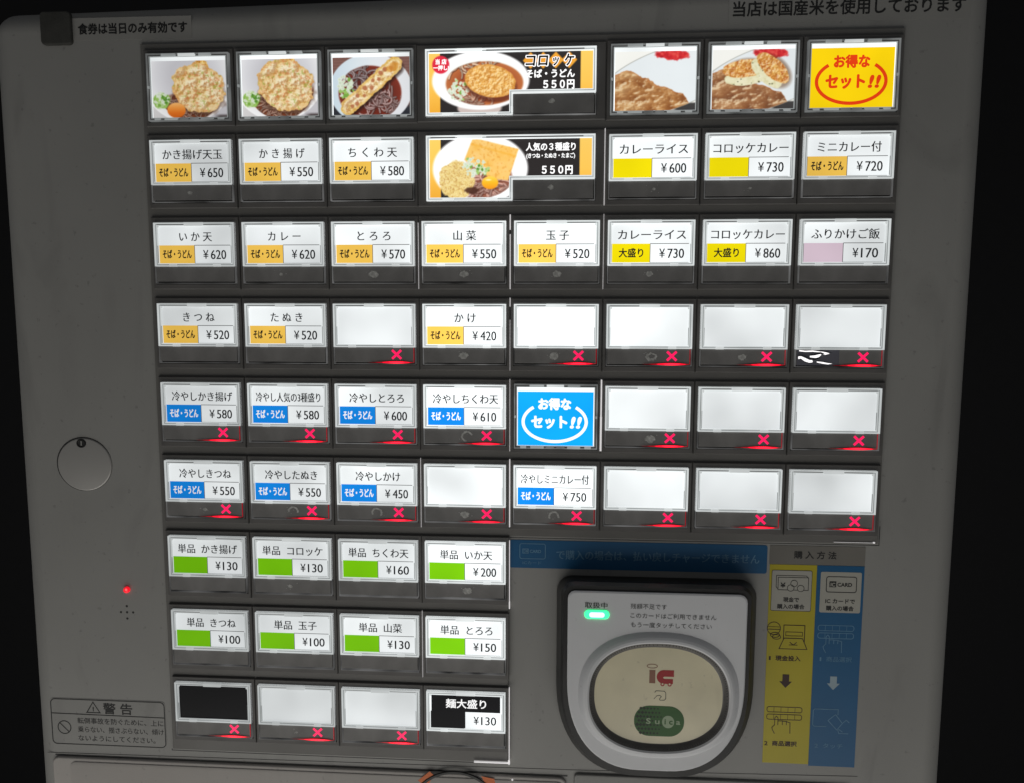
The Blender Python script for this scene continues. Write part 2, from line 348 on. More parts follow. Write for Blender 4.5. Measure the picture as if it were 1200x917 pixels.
def pic_kakiage(egg):
    P = Paint(28.2, 20.6)
    X, Y = P.X, P.Y
    P.I[:] = P.ramp(X/28*.5+Y/21*.5, [(232, 230, 228), (214, 212, 212), (196, 194, 200)])
    if egg: P.mix(np.clip((X-16)/12, 0, 1)*np.clip(1-Y/12, 0, 1)*.6, (190, 175, 180))
    m, r = P.el(13.5, 5.5, 17.5, 16.5); P.mix(m, P.ramp((1-r)*1.6, [(250, 250, 250), (222, 222, 226), (204, 203, 208)]))
    P.mix(np.clip(Y-19, 0, 1)*np.clip((X-23)*.4, 0, 1)*(1-m), (70, 60, 60))
    m, r = P.el(14.5, 9.5, 12.5, 11.8); m = m*np.clip((Y-.35*(14-X)-9.0)/1.5, 0, 1)*np.clip((Y-9)/3, 0, 1); P.mix(m, P.ramp(r, [(70, 30, 18), (96, 40, 20), (130, 66, 36)]))
    P.noodles(m, 70 if not egg else 46, 12, 18, 11, 4.2, (128, 92, 78), (200, 165, 145), .3, 5)
    if not egg: P.noodles(m, 16, 6.5, 12.5, 2.0, 2.6, (120, 85, 75), (185, 150, 135), .3, 9)
    m, r = P.el(3.4, 14.2, 3.4, 2.7, wob=.4, ws=.8, sd=3, soft=.5); P.mix(m, P.ramp(fbm(X*1.3, Y*1.3, 8), [(90, 140, 40), (150, 195, 90), (210, 228, 170)]))
    P.scallion(3.4, 13.6, 3.0, 2.4, 46, 4, .35)
    cx, cy = (17.6, 9.8) if egg else (16.3, 9.2); rr = (10.0, 8.6) if egg else (10.6, 9.2)
    sh, _ = P.el(cx+.4, cy+1.2, rr[0], rr[1], 20, .25, .5, 12, soft=1.5); P.mix(sh*.6, (80, 45, 25))
    m0, _ = P.el(cx+1.0, cy-7.6, 3.0, 2.6, 10, .35, .6, 2); P.mix(m0, (236, 178, 60)); P.fry(m0, .8, 31, [(220, 150, 40), (242, 190, 80), (246, 204, 110)])
    m, r = P.el(cx, cy, rr[0], rr[1], 20, .26, .5, 12); P.fry(m, .5, 40, TEMP, (206, 124, 56), .42)
    rb = np.clip((r-.82)*5, 0, 1); P.mix(m*rb*.55, (226, 168, 84))
    g = np.clip((fbm(X*1.1+5, Y*1.1, 77, 3)-.66)*12, 0, 1); P.mix(m*g*.55, (150, 165, 60))
    g = np.clip((fbm(X*.9+25, Y*1.4, 91, 3)-.66)*12, 0, 1); P.mix(m*g*.45, (214, 110, 56))
    if egg:
        m, r = P.el(8.9, 17.6, 3.5, 2.7); P.mix(m, P.ramp((Y-15)/5.4, [(248, 186, 110), (240, 150, 60), (226, 112, 20), (206, 96, 20)]))
    return P
def pic_chikuwa():
    P = Paint(28.4, 20.6); X, Y = P.X, P.Y
    P.I[:] = (np.array([120, 84, 76])/255); P.mix(np.clip((np.sin(Y*6)+.2)*.4, 0, .4), (150, 110, 100)); P.mix(np.clip((Y-16)*.5, 0, 1), (40, 42, 50))
    m, r = P.el(13.9, 11.4, 15.2, 12.6); P.mix(m, P.ramp(X/28, [(205, 222, 232), (222, 232, 238), (232, 234, 238), (224, 226, 230)]))
    m, r = P.el(13.6, 12.6, 11.6, 9.6, soft=.5); P.mix(m, P.ramp(r, [(60, 22, 16), (90, 30, 20), (128, 48, 32)]))
    P.noodles(m, 46, 10, 8, 5.2, 3.6, (110, 92, 92), (190, 172, 172), .3, 3); P.noodles(m, 62, 18, 16, 6, 4, (126, 92, 90), (205, 178, 172), .32, 6)
    P.scallion(4.3, 9.3, 2.9, 2.6, 40, 5, .85); P.scallion(5.0, 12.5, 2.6, 2.2, 34, 7, .3)
    ax, ay, bx, by = 5.6, 17.4, 22.8, 2.8
    vx, vy = bx-ax, by-ay; t = np.clip(((X-ax)*vx+(Y-ay)*vy)/(vx*vx+vy*vy), 0, 1); d = np.hypot(X-ax-t*vx, Y-ay-t*vy) + 1.0*(fbm(X*.7, Y*.7, 6, 3)-.5)
    P.mix(np.clip((3.2-np.hypot(X-.7-ax-t*vx, Y-1.1-ay-t*vy))*.8, 0, 1)*.75, (36, 14, 8))
    m = np.clip((2.9-d)/.2, 0, 1); P.fry(m, .6, 60, [(206, 160, 70), (240, 215, 150), (250, 238, 205), (250, 240, 214)], (190, 120, 50), .4)
    P.mix(m*np.clip((d-1.6)*.9, 0, .6), (226, 180, 80))
    R = random.Random(4)
    for i in range(11):
        q = (i+.6)/11.5; s_ = R.uniform(-1.4, 1.4); px = ax+vx*q - s_*.65; py = ay+vy*q - s_*.75
        mm, _ = P.el(px, py, R.uniform(.6, 1.0), R.uniform(.5, .85), R.uniform(0, 90), .3, 1.2, i, soft=.3); P.mix(mm*.85, (178, 104, 66))
    mm, _ = P.el(22.2, 3.6, 2.5, 1.5, -30, .4, 1, 8, soft=.5); P.mix(mm*.7, (212, 140, 44))
    return P
def pic_curry(cro):
    P = Paint(28.4, 20.4); X, Y = P.X, P.Y
    P.I[:] = np.array([246, 246, 240])/255; P.mix(np.clip((Y-17.5)*2, 0, 1)*np.clip((X-20)*.5, 0, 1), (60, 58, 58))
    m, r = P.el(18.5, 9.6, 26.0, 10.4, -18, soft=.3); P.mix(m, (232, 238, 240)); P.mix(np.exp(-((r-1)/.012)**2)*.8, (150, 150, 140))
    P.mix(m*np.clip(.25-fbm(X*.5, Y*.5, 3), 0, .3), (200, 210, 214))
    mp, _ = P.el(20, 1.2, 5.5, 1.8, 4, .7, .7, 5, soft=.4); P.mix(mp*m, P.ramp(fbm(X*1.1, Y, 4), [(150, 16, 26), (214, 36, 44), (240, 110, 90)]))
    edge = 4.2+.43*X+2.6*(fbm(X*.34, Y*.34, 21, 4)-.5)+np.clip(X-24, 0, 9)*1.1+np.clip(4-X, 0, 4)*.8
    mc = np.clip((Y-edge)/.25, 0, 1)*m*np.clip((27.8-X)/.3, 0, 1)
    n = fbm(X*.3+2, Y*.48, 33, 4); ex = fbm(X*.3+2.14, Y*.48+.16, 33, 4)-n
    c0 = [(142, 86, 42), (176, 120, 66), (200, 150, 96), (214, 172, 118)] if not cro else [(120, 76, 48), (148, 98, 62), (172, 122, 80), (196, 150, 106)]
    P.mix(mc, P.ramp((n-.25)*2-.25*(X/28), c0)); P.mix(mc*np.clip(ex*7-.12, 0, .8), (240, 218, 180)); P.mix(mc*np.clip(-ex*5, 0, .4), (120, 66, 30))
    P.mix(mc*np.clip((.9-(Y-edge))*.8, 0, .4), (190, 110, 60))
    if cro:
        def chunk(cx, cy, rx, ry, rot, dx, dy, sd):
            sh, _ = P.el(cx+.4, cy+1.2, rx, ry, rot, soft=1); P.mix(sh*.5, (90, 50, 20))
            a, _ = P.el(cx+dx, cy+dy, rx*.98, ry*.62, rot, .12, .8, sd, soft=.2); P.mix(a, P.ramp(fbm(X*1.2, Y*1.2, sd+3), [(208, 200, 150), (232, 228, 190), (242, 238, 210)]))
            g = np.clip((fbm(X*.8, Y*1.1, sd+9, 2)-.8)*14, 0, 1); P.mix(a*g, (70, 70, 40))
            b, _ = P.el(cx, cy, rx, ry*.66, rot, .15, .7, sd+1, soft=.2); P.fry(b, .9, sd+50, [(196, 110, 34), (228, 150, 56), (244, 186, 92), (250, 206, 120)], (180, 80, 24), .7)
        chunk(11.2, 6.4, 7.8, 4.6, -6, .6, 2.9, 61); chunk(20.9, 6.3, 7.0, 4.7, 42, -2.2, 1.9, 71)
    return P
def pic_wide(kind):
    # 60.6 x 21 mm; black ground, amber bars, white bowl
    P = Paint(59.0, 20.6, 4.6); X, Y = P.X, P.Y
    P.I[:] = np.array([38, 34, 34])/255
    P.mix(((X < 4.1) | (X > 54.6))*1.0, P.ramp(Y/21, [(250, 204, 96), (252, 198, 84), (238, 170, 50)]))
    if kind == 0:
        f, _ = P.el(18.4, 19.2, 8.0, 3.2, soft=.4); P.mix(f, (206, 190, 184))
        m, r = P.el(18.8, 9.6, 17.6, 11.2 if kind else 10.2, soft=.5); P.mix(m, P.ramp(r, [(226, 232, 226), (242, 246, 242), (255, 255, 255)]))
        m, r = P.el(20.2, 10.6, 14.0, 7.6, soft=.4); P.mix(m, P.ramp(r, [(120, 44, 24), (150, 66, 36), (190, 110, 60)]))
        P.noodles(m, 60, 14, 14.5, 9, 4.5, (176, 120, 96), (236, 206, 180), .34, 4, (90, 30, 20)); P.noodles(m, 24, 18, 5.2, 9, 1.8, (190, 150, 120), (240, 216, 190), .3, 14)
        P.scallion(10.8, 12.8, 3.4, 3.8, 50, 9, .8)
        sh, _ = P.el(22.6, 11.4, 9.4, 5.8, 10, soft=.8); P.mix(sh*.7, (90, 36, 20))
        m, r = P.el(22.3, 9.8, 9.2, 5.6, 10, .06, .8, 3); P.fry(m, 1.1, 24, [(224, 150, 50), (240, 178, 78), (250, 198, 104), (252, 210, 124)], (206, 120, 30), .5)
        P.mix(m*np.clip((r-.86)*5, 0, .6), (214, 140, 50))
        m, _ = P.el(4.4, 3.9, 3.1, 3.1); P.mix(m, (224, 40, 66))
        for cx in (36.8, 41.3, 45.8, 50.6):
            d = np.abs(X-cx)/2.8+np.abs(Y-3.0)/2.9; P.mix(np.clip((1-d)*12+.5, 0, 1), (238, 164, 50))
    else:
        m, r = P.el(18.6, 10.4, 17.4, 12.4, soft=.7); P.mix(m, P.ramp(r, [(244, 246, 244), (250, 252, 250), (255, 255, 255)]))
        m, r = P.el(17.6, 13.5, 12.6, 7.4, soft=.6); P.mix(m*np.clip((X-13)*.3, 0, 1), (150, 88, 66)); P.noodles(m, 60, 21, 17, 8, 3, (170, 116, 100), (228, 190, 176), .34, 8, (80, 36, 28))
        m, r = P.el(10.0, 14.4, 6.6, 6.9, 0, .2, .6, 4, soft=.4); P.mix(m, P.ramp(fbm(X*2.2, Y*2.2, 6, 3), [(206, 164, 84), (238, 214, 140), (250, 236, 184)]))
        n = np.clip((fbm(X*3.1, Y*3.1, 2, 2)-.58)*6, 0, 1); P.mix(m*n*.6, (170, 110, 50))
        # fried tofu sheet
        q = [(16.0, -.6), (32.6, 3.6), (28.8, 14.6), (22.6, 14.0), (12.8, 7.2)]
        ins = np.ones_like(X)
        for (ax, ay), (bx, by) in zip(q, q[1:]+q[:1]):
            d = ((bx-ax)*(Y-ay)-(by-ay)*(X-ax))/math.hypot(bx-ax, by-ay); ins = np.minimum(ins, np.clip(d/.4+.5, 0, 1))
        P.mix(ins, P.ramp(fbm(X*.35, Y*.35, 5, 3), [(244, 184, 76), (248, 200, 110), (250, 210, 140)]))
        P.mix(ins*np.clip((fbm(X*1.4, Y*1.4, 15, 3)-.6)*5, 0, .5), (226, 150, 50)); P.mix(ins*np.clip(.5-np.abs(Y-(.28*X-3.9)-1.2)*.8, 0, .6), (240, 168, 40))
        P.scallion(16.4, 9.6, 4.2, 3.4, 54, 19, .85); P.scallion(19.6, 10.8, 2.2, 2.4, 18, 29, .1)
        m, _ = P.el(15.6, 18.2, 2.4, 1.2, wob=.8, ws=1, sd=6, soft=.5); P.mix(m*.9, (70, 36, 24))
        m, r = P.el(22.2, 15.4, 3.0, 2.3); P.mix(m, P.ramp((Y-13)/4.6, [(252, 214, 90), (250, 186, 30), (240, 150, 20)])); mm, _ = P.el(21.6, 14.4, 1.0, .3, soft=.3); P.mix(mm*.8, (255, 246, 200))
    return P

# ------------------------------------------------------------------ backdrop
b = MB(); b.box(-1600, -1400, 900, 1600, 1600, 960, WALL); b.build('wall', recalc=True, kind='structure')

# ------------------------------------------------------------------ the machine
T = empty('ticket_machine', (0, 171, 3), label='grey meal ticket vending machine front with rows of backlit menu buttons', category='ticket machine')
TO = (0, -171, -3)                      # parts are authored in panel coordinates
def part(mb, name, **k): return mb.build(name, T, TO, **k)
def relief(mb, name, x, y, z=0, **k): return mb.build(name, T, (x, y-171, z-3), **k)
b = MB(); b.prism([(x, y - (max(0, (x+198)/365.6*5.5)+.3 if y < 0 else 0)) for x, y in rrect(-198, -120.5, 167.6, 320, 9.2, 8)], 3, 110, PANEL, 9, 9); part(b, 'front_panel', smooth=True, recalc=True)
# lower panels
b = MB(); b.prism(rrect(-189.5, 174.4, 22.6, 300, 3, 5), 1.9, 2.99, PANEL2, .8, 4); part(b, 'lower_panel', smooth=True, recalc=True)
b = MB(); b.prism(rrect(25.6, 172.6, 132, 300, 1.5, 4), 2.0, 2.99, PANEL, .6, 3); part(b, 'lower_panel', smooth=True, recalc=True)
b = MB(); b.prism(rrect(-181.6, 176.0, 21.4, 300, 2.5, 4), 1.5, 1.95, PANEL2, .4, 2); part(b, 'raised_plate', smooth=True, recalc=True)
b = MB(); b.stroke([(-192, 173.2), (24.6, 171.4), (134.5, 169.2)], .28, 2.96, GAP); part(b, 'panel_joint')
b = MB(); b.stroke([(-188.6, 174.05), (23, 174.0)], .6, 2.9, GAP); part(b, 'panel_joint')
b = MB(); po = ell(-21.6, 192.0, 19.0, 19.0, 48); pi = ell(-21.6, 192.0, 17.9, 17.9, 48); b.ring(po, pi, 1.1, 1.6, BLACK, .2); part(b, 'slot_ring', smooth=True)
for q in ([(-36.6, 177.6), (-31.8, 173.6), (-30.2, 175.2), (-33.2, 180.5)], [(-11.2, 174.7), (-6.0, 175.6), (-5.0, 180), (-9.5, 178)]):
    b = MB(); b.flat(q, 1.44, ORANGE); part(b, 'orange_mark')
# button surround: upper 8-column block and lower 4-column block
b = MB()
b.prism([(-137.6, -106.6), (137.0, -106.6), (137.0, 76.9), (-.6, 76.9), (-.6, 168.9), (-137.6, 168.9)], 2.0, 3.2, BLOCK, .3, 2)
part(b, 'button_surround', recalc=True)
b = MB(); b.stroke([(-137.9, 168.6), (-137.9, 169.3), (-.2, 169.3)], .35, 1.9, GAP); part(b, 'seam_line')
b = MB(); b.stroke([(-.2, 77.3), (137.4, 77.3), (137.4, 70)], .3, 1.9, GAP); part(b, 'seam_line')
XC = [-119.15, -85.0, -51.0, -17.1, 17.0, 51.1, 85.2, 119.3]
YC = [-90.4 + 30.15*i for i in range(9)]
# light leaking through the seams, put in as narrow glowing strips
def leak_strip(x, y0, y1, w, m=LEAK):
    b = MB(); b.box(x-w/2, y0, .7, x+w/2, y1, 1.6, m); part(b, 'painted_light_sliver', recalc=True)
for x, r, w, a, c, m in ((34.0, 1, .28, 0, 1, LEAK), (-.05, 2, .5, 0, .2, LEAK), (-.05, 2, .3, .26, 1, LEAK), (34.0, 2, .25, 0, 1, LEAKD), (-34.1, 2, .2, .1, 1, LEAKD), (-.05, 3, .3, 0, .12, LEAK),
                      (-.05, 3, .16, .3, 1, LEAKD), (-.05, 4, .26, 0, 1, LEAKD), (34.0, 4, .7, 0, .5, LEAK), (34.0, 4, .95, .5, .98, LEAK), (-.05, 5, .5, 0, .97, LEAK), (-34.1, 5, .16, 0, 1, LEAKD),
                      (-.05, 6, .35, .05, .95, LEAK), (-.05, 6, .6, .95, 1.05, LEAK), (-.05, 8, .4, 0, 1.18, LEAK), (-34.1, 7, .14, 0, 1, LEAKD)):
    y0 = YC[r]-13.6; leak_strip(x, y0+27*a, y0+27*c, w*.72, m)
b = MB(); b.box(-14, 168.3, .9, -.05, 168.75, 1.6, LEAK); b.box(-.5, 167.5, .8, .25, 168.8, 1.5, LEAK); part(b, 'painted_light_sliver', recalc=True)
b = MB(); b.box(121, 76.3, 1.6, 135.6, 76.42, 1.95, LEAKD); b.box(135.2, 76.0, 1.5, 135.8, 76.5, 1.95, LEAK); part(b, 'painted_light_sliver', recalc=True)  # edge line and corner highlight put in as emission

# ---- bezels, caps, cards
def bezel_mesh(w, h, cw, ch, notch=None):
    b = MB(); o = [(-w/2, -h/2), (w/2, -h/2), (w/2, h/2), (-w/2, h/2)]; i = [(-cw/2, -ch/2), (cw/2, -ch/2), (cw/2, ch/2), (-cw/2, ch/2)]
    b.ring(o, i, 1.0, 2.2, BEZEL, .35, 2.6)
    b.rect(-cw/2, -ch/2, cw/2, ch/2, 2.5, GAP)
    return b
CW, CH = 31.1, 22.6
MESH = {}
def shared(key, name, maker, parent, **pr):
    if key not in MESH:
        o = maker().build(name, parent, **pr); MESH[key] = o.data
        return o
    o = bpy.data.objects.new(name, MESH[key]); COL.objects.link(o); o.parent = parent
    for k, v in pr.items(): o[k] = v
    return o
def cap_split(clip=1):
    b = MB(); x0, y0 = -CW/2, -CH/2; yl = y0+16.2
    b.frame(x0, y0, -x0, -y0, .12, .15, 2.2, SIDE)                       # thin clear skirt round the whole key
    b.ring([(x0, y0), (-x0, y0), (-x0, yl), (x0, yl)], [(x0+.5, y0+.45), (-x0-.5, y0+.45), (-x0-.5, yl-.4), (x0+.5, yl-.4)], 0, 1.9, EDGE)
    b.ring([(x0+.5, y0+.45), (-x0-.5, y0+.45), (-x0-.5, yl-.4), (x0+.5, yl-.4)], [(x0+.95, y0+.85), (-x0-.95, y0+.85), (-x0-.95, yl-.75), (x0+.95, yl-.75)], .5, 1.5, EDGED)
    b.ring([(x0+.95, y0+.85), (-x0-.95, y0+.85), (-x0-.95, yl-.75), (x0+.95, yl-.75)], [(x0+1.35, y0+1.15), (-x0-1.35, y0+1.15), (-x0-1.35, yl-1.0), (x0+1.35, yl-1.0)], .35, 1.4, EDGE)
    for a, c in ((1.2, 11.6), (19.4, 29.6)): b.box(x0+a, y0+.5, .3, x0+c, y0+.78, .8, DARKL)
    for a in (1.15, CW-1.5):                                              # step lines in the side walls
        b.box(x0+a, y0+8.5, .25, x0+a+.22, yl-1.2, .6, EDGED)
    b.box(x0+11.9, y0-.08, -.12, x0+19.1, y0+1.25, .9, EDGE, .12)         # top clip
    for a in (5.6, 22.6): b.box(x0+a, yl-.85, -.1, x0+a+2.8, yl+.12, .9, EDGE, .1)
    for a in (1.5, CW-1.5):                                               # moulded corner pips
        b.prism(ell(x0+a, y0+1.45, .42, .42, 10), .2, .7, EDGE, .1, 2)
    return b
def cap_full():
    b = MB(); x0, y0 = -CW/2, -12.1; y1 = 11.9
    b.ring([(x0, y0), (-x0, y0), (-x0, y1), (x0, y1)], [(x0+.42, y0+.42), (-x0-.42, y0+.42), (-x0-.42, y1-.4), (x0+.42, y1-.4)], 0, 1.9, EDGEX)
    b.ring([(x0+.42, y0+.42), (-x0-.42, y0+.42), (-x0-.42, y1-.4), (x0+.42, y1-.4)], [(x0+.95, y0+.95), (-x0-.95, y0+.95), (-x0-.95, y1-.95), (x0+.95, y1-.95)], .6, 1.5, BAND)
    b.ring([(x0+.95, y0+.95), (-x0-.95, y0+.95), (-x0-.95, y1-.95), (x0+.95, y1-.95)], [(x0+1.2, y0+1.15), (-x0-1.2, y0+1.15), (-x0-1.2, y1-1.15), (x0+1.2, y1-1.15)], .3, 1.5, EDGED)
    for a, c, m in ((5.8, 11.2, EDGED), (12.2, 18.6, EDGE), (20, 24.6, EDGED)): b.box(x0+a, y0+.1, -.05, x0+c, y0+1.05, .9, m, .1)
    for a, c, m in ((2.4, 4.6, EDGED), (6.2, 11.2, EDGED), (12, 15.1, EDGEX), (15.9, 19, EDGEX), (20, 24.8, EDGED), (26.4, 28.8, EDGED)): b.box(x0+a, y1-1.05, -.05, x0+c, y1-.15, .9, m, .1)
    for a in (.1, CW-.7): b.box(x0+a, -.6, -.06, x0+a+.6, .3, .9, EDGED, .08)
    return b
def band_mesh():
    b = MB(); b.box(-CW/2+.3, -CH/2+16.3, .45, CW/2-.55, CH/2-.7, 2.2, BAND, .18); return b
def cross_mesh():
    b = MB(); cx, cy = -CW/2+23.9, -CH/2+18.9
    for s in (1, -1):
        P = []
        h, w = 2.05, .44
        u = (math.cos(math.pi/4), s*math.sin(math.pi/4)); n = (-u[1], u[0])
        P = [(cx+u[0]*a*h*1.18+n[0]*c*w, cy+u[1]*a*h*1.12+n[1]*c*w) for a, c in ((-1, -1), (1, -1), (1, 1), (-1, 1))]
        b.add([(x, y, .40-(.015 if s > 0 else 0)) for x, y in P], [(3, 2, 1, 0)], CROSS)
    return b
def redglow_mesh():
    b = MB(); x0 = -CW/2; yb = CH/2
    def lens(x1, x2, yt, ybm, z, m):
        n = 14; top = [(x1+(x2-x1)*i/n, yb-.75-(yt)*math.sin(math.pi*i/n)**.7) for i in range(n+1)]
        bot = [(x2-(x2-x1)*i/n, yb-.75+(ybm)*math.sin(math.pi*i/n)**.5) for i in range(n+1)]
        b.flat((top+bot[1:-1]), z, m)
    lens(x0+13.0, x0+31.0, .12, .34, .16, REDF); lens(x0+15.6, x0+30.7, .26, .42, .13, REDD); lens(x0+18.2, x0+29.2, .38, .46, .10, REDG); lens(x0+20.8, x0+27.0, .26, .26, .07, REDH)  # nested lenses paint the red glow fading along the rim
    b.box(x0+30.35, yb-6.2, .3, x0+30.55, yb-.8, .6, REDD)
    return b
def card_split(title, tw, strip, stext, price, dark=False):
    b = MB(); x0, y0 = -CW/2, -CH/2
    cx0, cx1, cy0, cy1 = x0+1.35, -x0-1.35, y0+1.15, y0+15.2; ym, xm = y0+8.35, x0+15.3
    z = 1.0
    b.rect(cx0, cy0, cx1, cy1, z, LBLK if dark == 2 else PAPER)
    if title and not dark:
        b.text(title, (cx0+cx1)/2+(.3 if len(title) < 8 else 0), y0+5.15, tw, 3.95, z-.1, LINK, .016)
    if dark == 1:
        b.rect(cx0+.5, cy0+.5, cx1-.7, ym, z-.05, LBLK); b.rect(cx0+.2, ym-.1, xm-.4, cy1, z-.06, LBLK)
        b.text(title, (cx0+cx1)/2, y0+5.0, tw, 4.0, z-.12, LWHITE, .02)
    if strip:
        b.rect(cx0+.2, ym, xm, cy1-.15, z-.05, strip)
        if not dark:
            b.rect(xm, ym-.13, cx1-.6, ym+.1, z-.06, LLINE); b.rect(xm-.12, ym, xm+.1, cy1-.1, z-.07, LLINE)
            b.rect(xm, cy1-.2, cx1-.6, cy1-.08, z-.06, LLINE)
    if stext: b.text(stext, (cx0+.2+xm)/2, ym+3.3, 11.3 if len(stext) > 4 else 8.9, 3.5, z-.1, LWHITE if strip is LBLUE else LINK, .025)
    if price: b.text('¥', x0+19.6, ym+3.35, 2.1, 4.5, z-.1, LINK, .012); b.text(str(price), x0+24.5, ym+3.35, 6.0, 4.85, z-.1, LINK, .014)
    return b
GC = [.66, .76, .86, 1.14, 1.14, .92, .82, .76]; GR = [1, 1, 1, 1, .98, .96, .88, .88, .80]  # brightness by column and row; viewing-angle falloff put into the emission
A_, Y_, B_, G_, P_ = AMBER, YELLOW, LBLUE, LGREEN, LPINK
SU = 'そば・うどん'
# row, column, title, title width, strip, strip text, price, cross, english
BT = [
 (2,1,'かき揚げ天玉',23.0,A_,SU,650,0,'vegetable tempura and egg noodles'), (2,2,'か き 揚 げ',17.3,A_,SU,550,0,'vegetable tempura noodles'), (2,3,'ち く わ 天',18.2,A_,SU,580,0,'fish cake tempura noodles'),
 (2,6,'カレーライス',24.3,Y_,'',600,0,'curry rice'), (2,7,'コロッケカレー',26.2,Y_,'',730,0,'croquette curry'), (2,8,'ミニカレー付',22.0,A_,SU,720,0,'noodles with mini curry'),
 (3,1,'い か 天',12.7,A_,SU,620,0,'squid tempura noodles'), (3,2,'カ レ ー',12.5,A_,SU,620,0,'curry noodles'), (3,3,'と ろ ろ',12.5,A_,SU,570,0,'grated yam noodles'), (3,4,'山 菜',8.5,A_,SU,550,0,'mountain vegetable noodles'),
 (3,5,'玉 子',8.4,A_,SU,520,0,'egg noodles'), (3,6,'カレーライス',24.5,Y_,'大盛り',730,0,'large curry rice'), (3,7,'コロッケカレー',26,Y_,'大盛り',860,0,'large croquette curry'), (3,8,'ふりかけご飯',23.8,P_,'',170,0,'seasoned rice, pale pink strip'),
 (4,1,'き つ ね',12.3,A_,SU,520,0,'fried tofu noodles'), (4,2,'た ぬ き',12.3,A_,SU,520,0,'tempura scrap noodles'), (4,3,'',0,None,'',0,1,''), (4,4,'か け',8.0,A_,SU,420,0,'plain broth noodles'),
 (4,5,'',0,None,'',0,1,''), (4,6,'',0,None,'',0,1,''), (4,7,'',0,None,'',0,1,''), (4,8,'',0,None,'',0,1,''),
 (5,1,'冷やしかき揚げ',24.0,B_,SU,580,1,'cold vegetable tempura noodles'), (5,2,'冷やし人気の3種盛り',25.2,B_,SU,580,1,'cold three topping noodles'), (5,3,'冷やしとろろ',21,B_,SU,600,1,'cold grated yam noodles'), (5,4,'冷やしちくわ天',24.8,B_,SU,610,1,'cold fish cake tempura noodles'),
 (5,6,'',0,None,'',0,1,''), (5,7,'',0,None,'',0,1,''), (5,8,'',0,None,'',0,1,''),
 (6,1,'冷やしきつね',20.8,B_,SU,550,1,'cold fried tofu noodles'), (6,2,'冷やしたぬき',20.6,B_,SU,550,1,'cold tempura scrap noodles'), (6,3,'冷やしかけ',17.4,B_,SU,450,1,'cold plain noodles'), (6,4,'',0,None,'',0,1,''),
 (6,5,'冷やしミニカレー付',25.7,B_,SU,750,1,'cold noodles with mini curry'), (6,6,'',0,None,'',0,1,''), (6,7,'',0,None,'',0,1,''), (6,8,'',0,None,'',0,1,''),
 (7,1,'単品  かき揚げ',24,G_,'',130,0,'single vegetable tempura'), (7,2,'単品  コロッケ',24,G_,'',130,0,'single croquette'), (7,3,'単品  ちくわ天',23.6,G_,'',160,0,'single fish cake tempura'), (7,4,'単品  いか天',20.3,G_,'',200,0,'single squid tempura'),
 (8,1,'単品  きつね',20,G_,'',100,0,'single fried tofu'), (8,2,'単品  玉子',17.2,G_,'',100,0,'single egg'), (8,3,'単品  山菜',17.2,G_,'',130,0,'single mountain vegetables'), (8,4,'単品  とろろ',20.4,G_,'',150,0,'single grated yam'),
 (9,1,'',0,None,'',0,1,'BLACK'), (9,2,'',0,None,'',0,1,''), (9,3,'',0,None,'',0,1,''), (9,4,'麺大盛り',16,LBLK,'',130,0,'extra large noodles'),
]
STR = {id(A_): 'amber', id(Y_): 'yellow', id(B_): 'blue', id(G_): 'green', id(P_): 'pink'}
ROW = ['', 'top', 'second', 'third', 'fourth', 'fifth', 'sixth', 'seventh', 'eighth', 'bottom']
WORNAT = {(2,1):.5, (2,6):.35, (3,2):.4, (3,3):1, (3,4):.9, (3,5):.9, (3,6):.7, (4,4):1, (4,5):1, (4,6):1.2, (4,7):.8, (5,4):1.2, (5,6):1.1, (6,2):1, (6,3):1.1, (6,4):1.0, (6,5):1.0, (6,1):.5, (7,4):1, (7,2):.5, (9,2):.3, (2,7):.3}
def worn(parent, seed, k):
    r = random.Random(seed); b = MB(); cx = -CW/2+15.5+r.uniform(-1.2, 1.2); cy = -CH/2+19.2
    kind = r.random(); n = 22
    if k < .6: kind = .9
    if kind < .3:     # ring-shaped rub
        a0 = r.uniform(0, 3); sp = r.uniform(3.2, 5.4); R = 1.75*k**.5
        P = [(cx+(R+r.uniform(-.15, .15))*math.cos(a0+sp*i/n), cy+.9*(R+r.uniform(-.15, .15))*math.sin(a0+sp*i/n)) for i in range(n+1)]
        b.stroke(P, .65, .405, WORN)
    else:
        R = 1.9*k
        P = [(cx+R*(.75+.35*r.random())*math.cos(2*math.pi*i/n), cy+.75*R*(.7+.4*r.random())*math.sin(2*math.pi*i/n)) for i in range(n)]
        if kind < .42:
            P2 = [(cx+(x-cx)*.55+.2, cy+(y-cy)*.5-.2) for x, y in P]
            b.band(P, .405, P2, .405, WORN)
        else: b.flat(P, .405, WORN)
    for i in range(5):
        x, y, e = cx+r.uniform(-3, 3), cy+r.uniform(-1.5, 1.5), r.uniform(.08, .25); b.flat(ell(x, y, e, e*.6, 7), .41, WORN)
    b.build('worn_mark', parent)
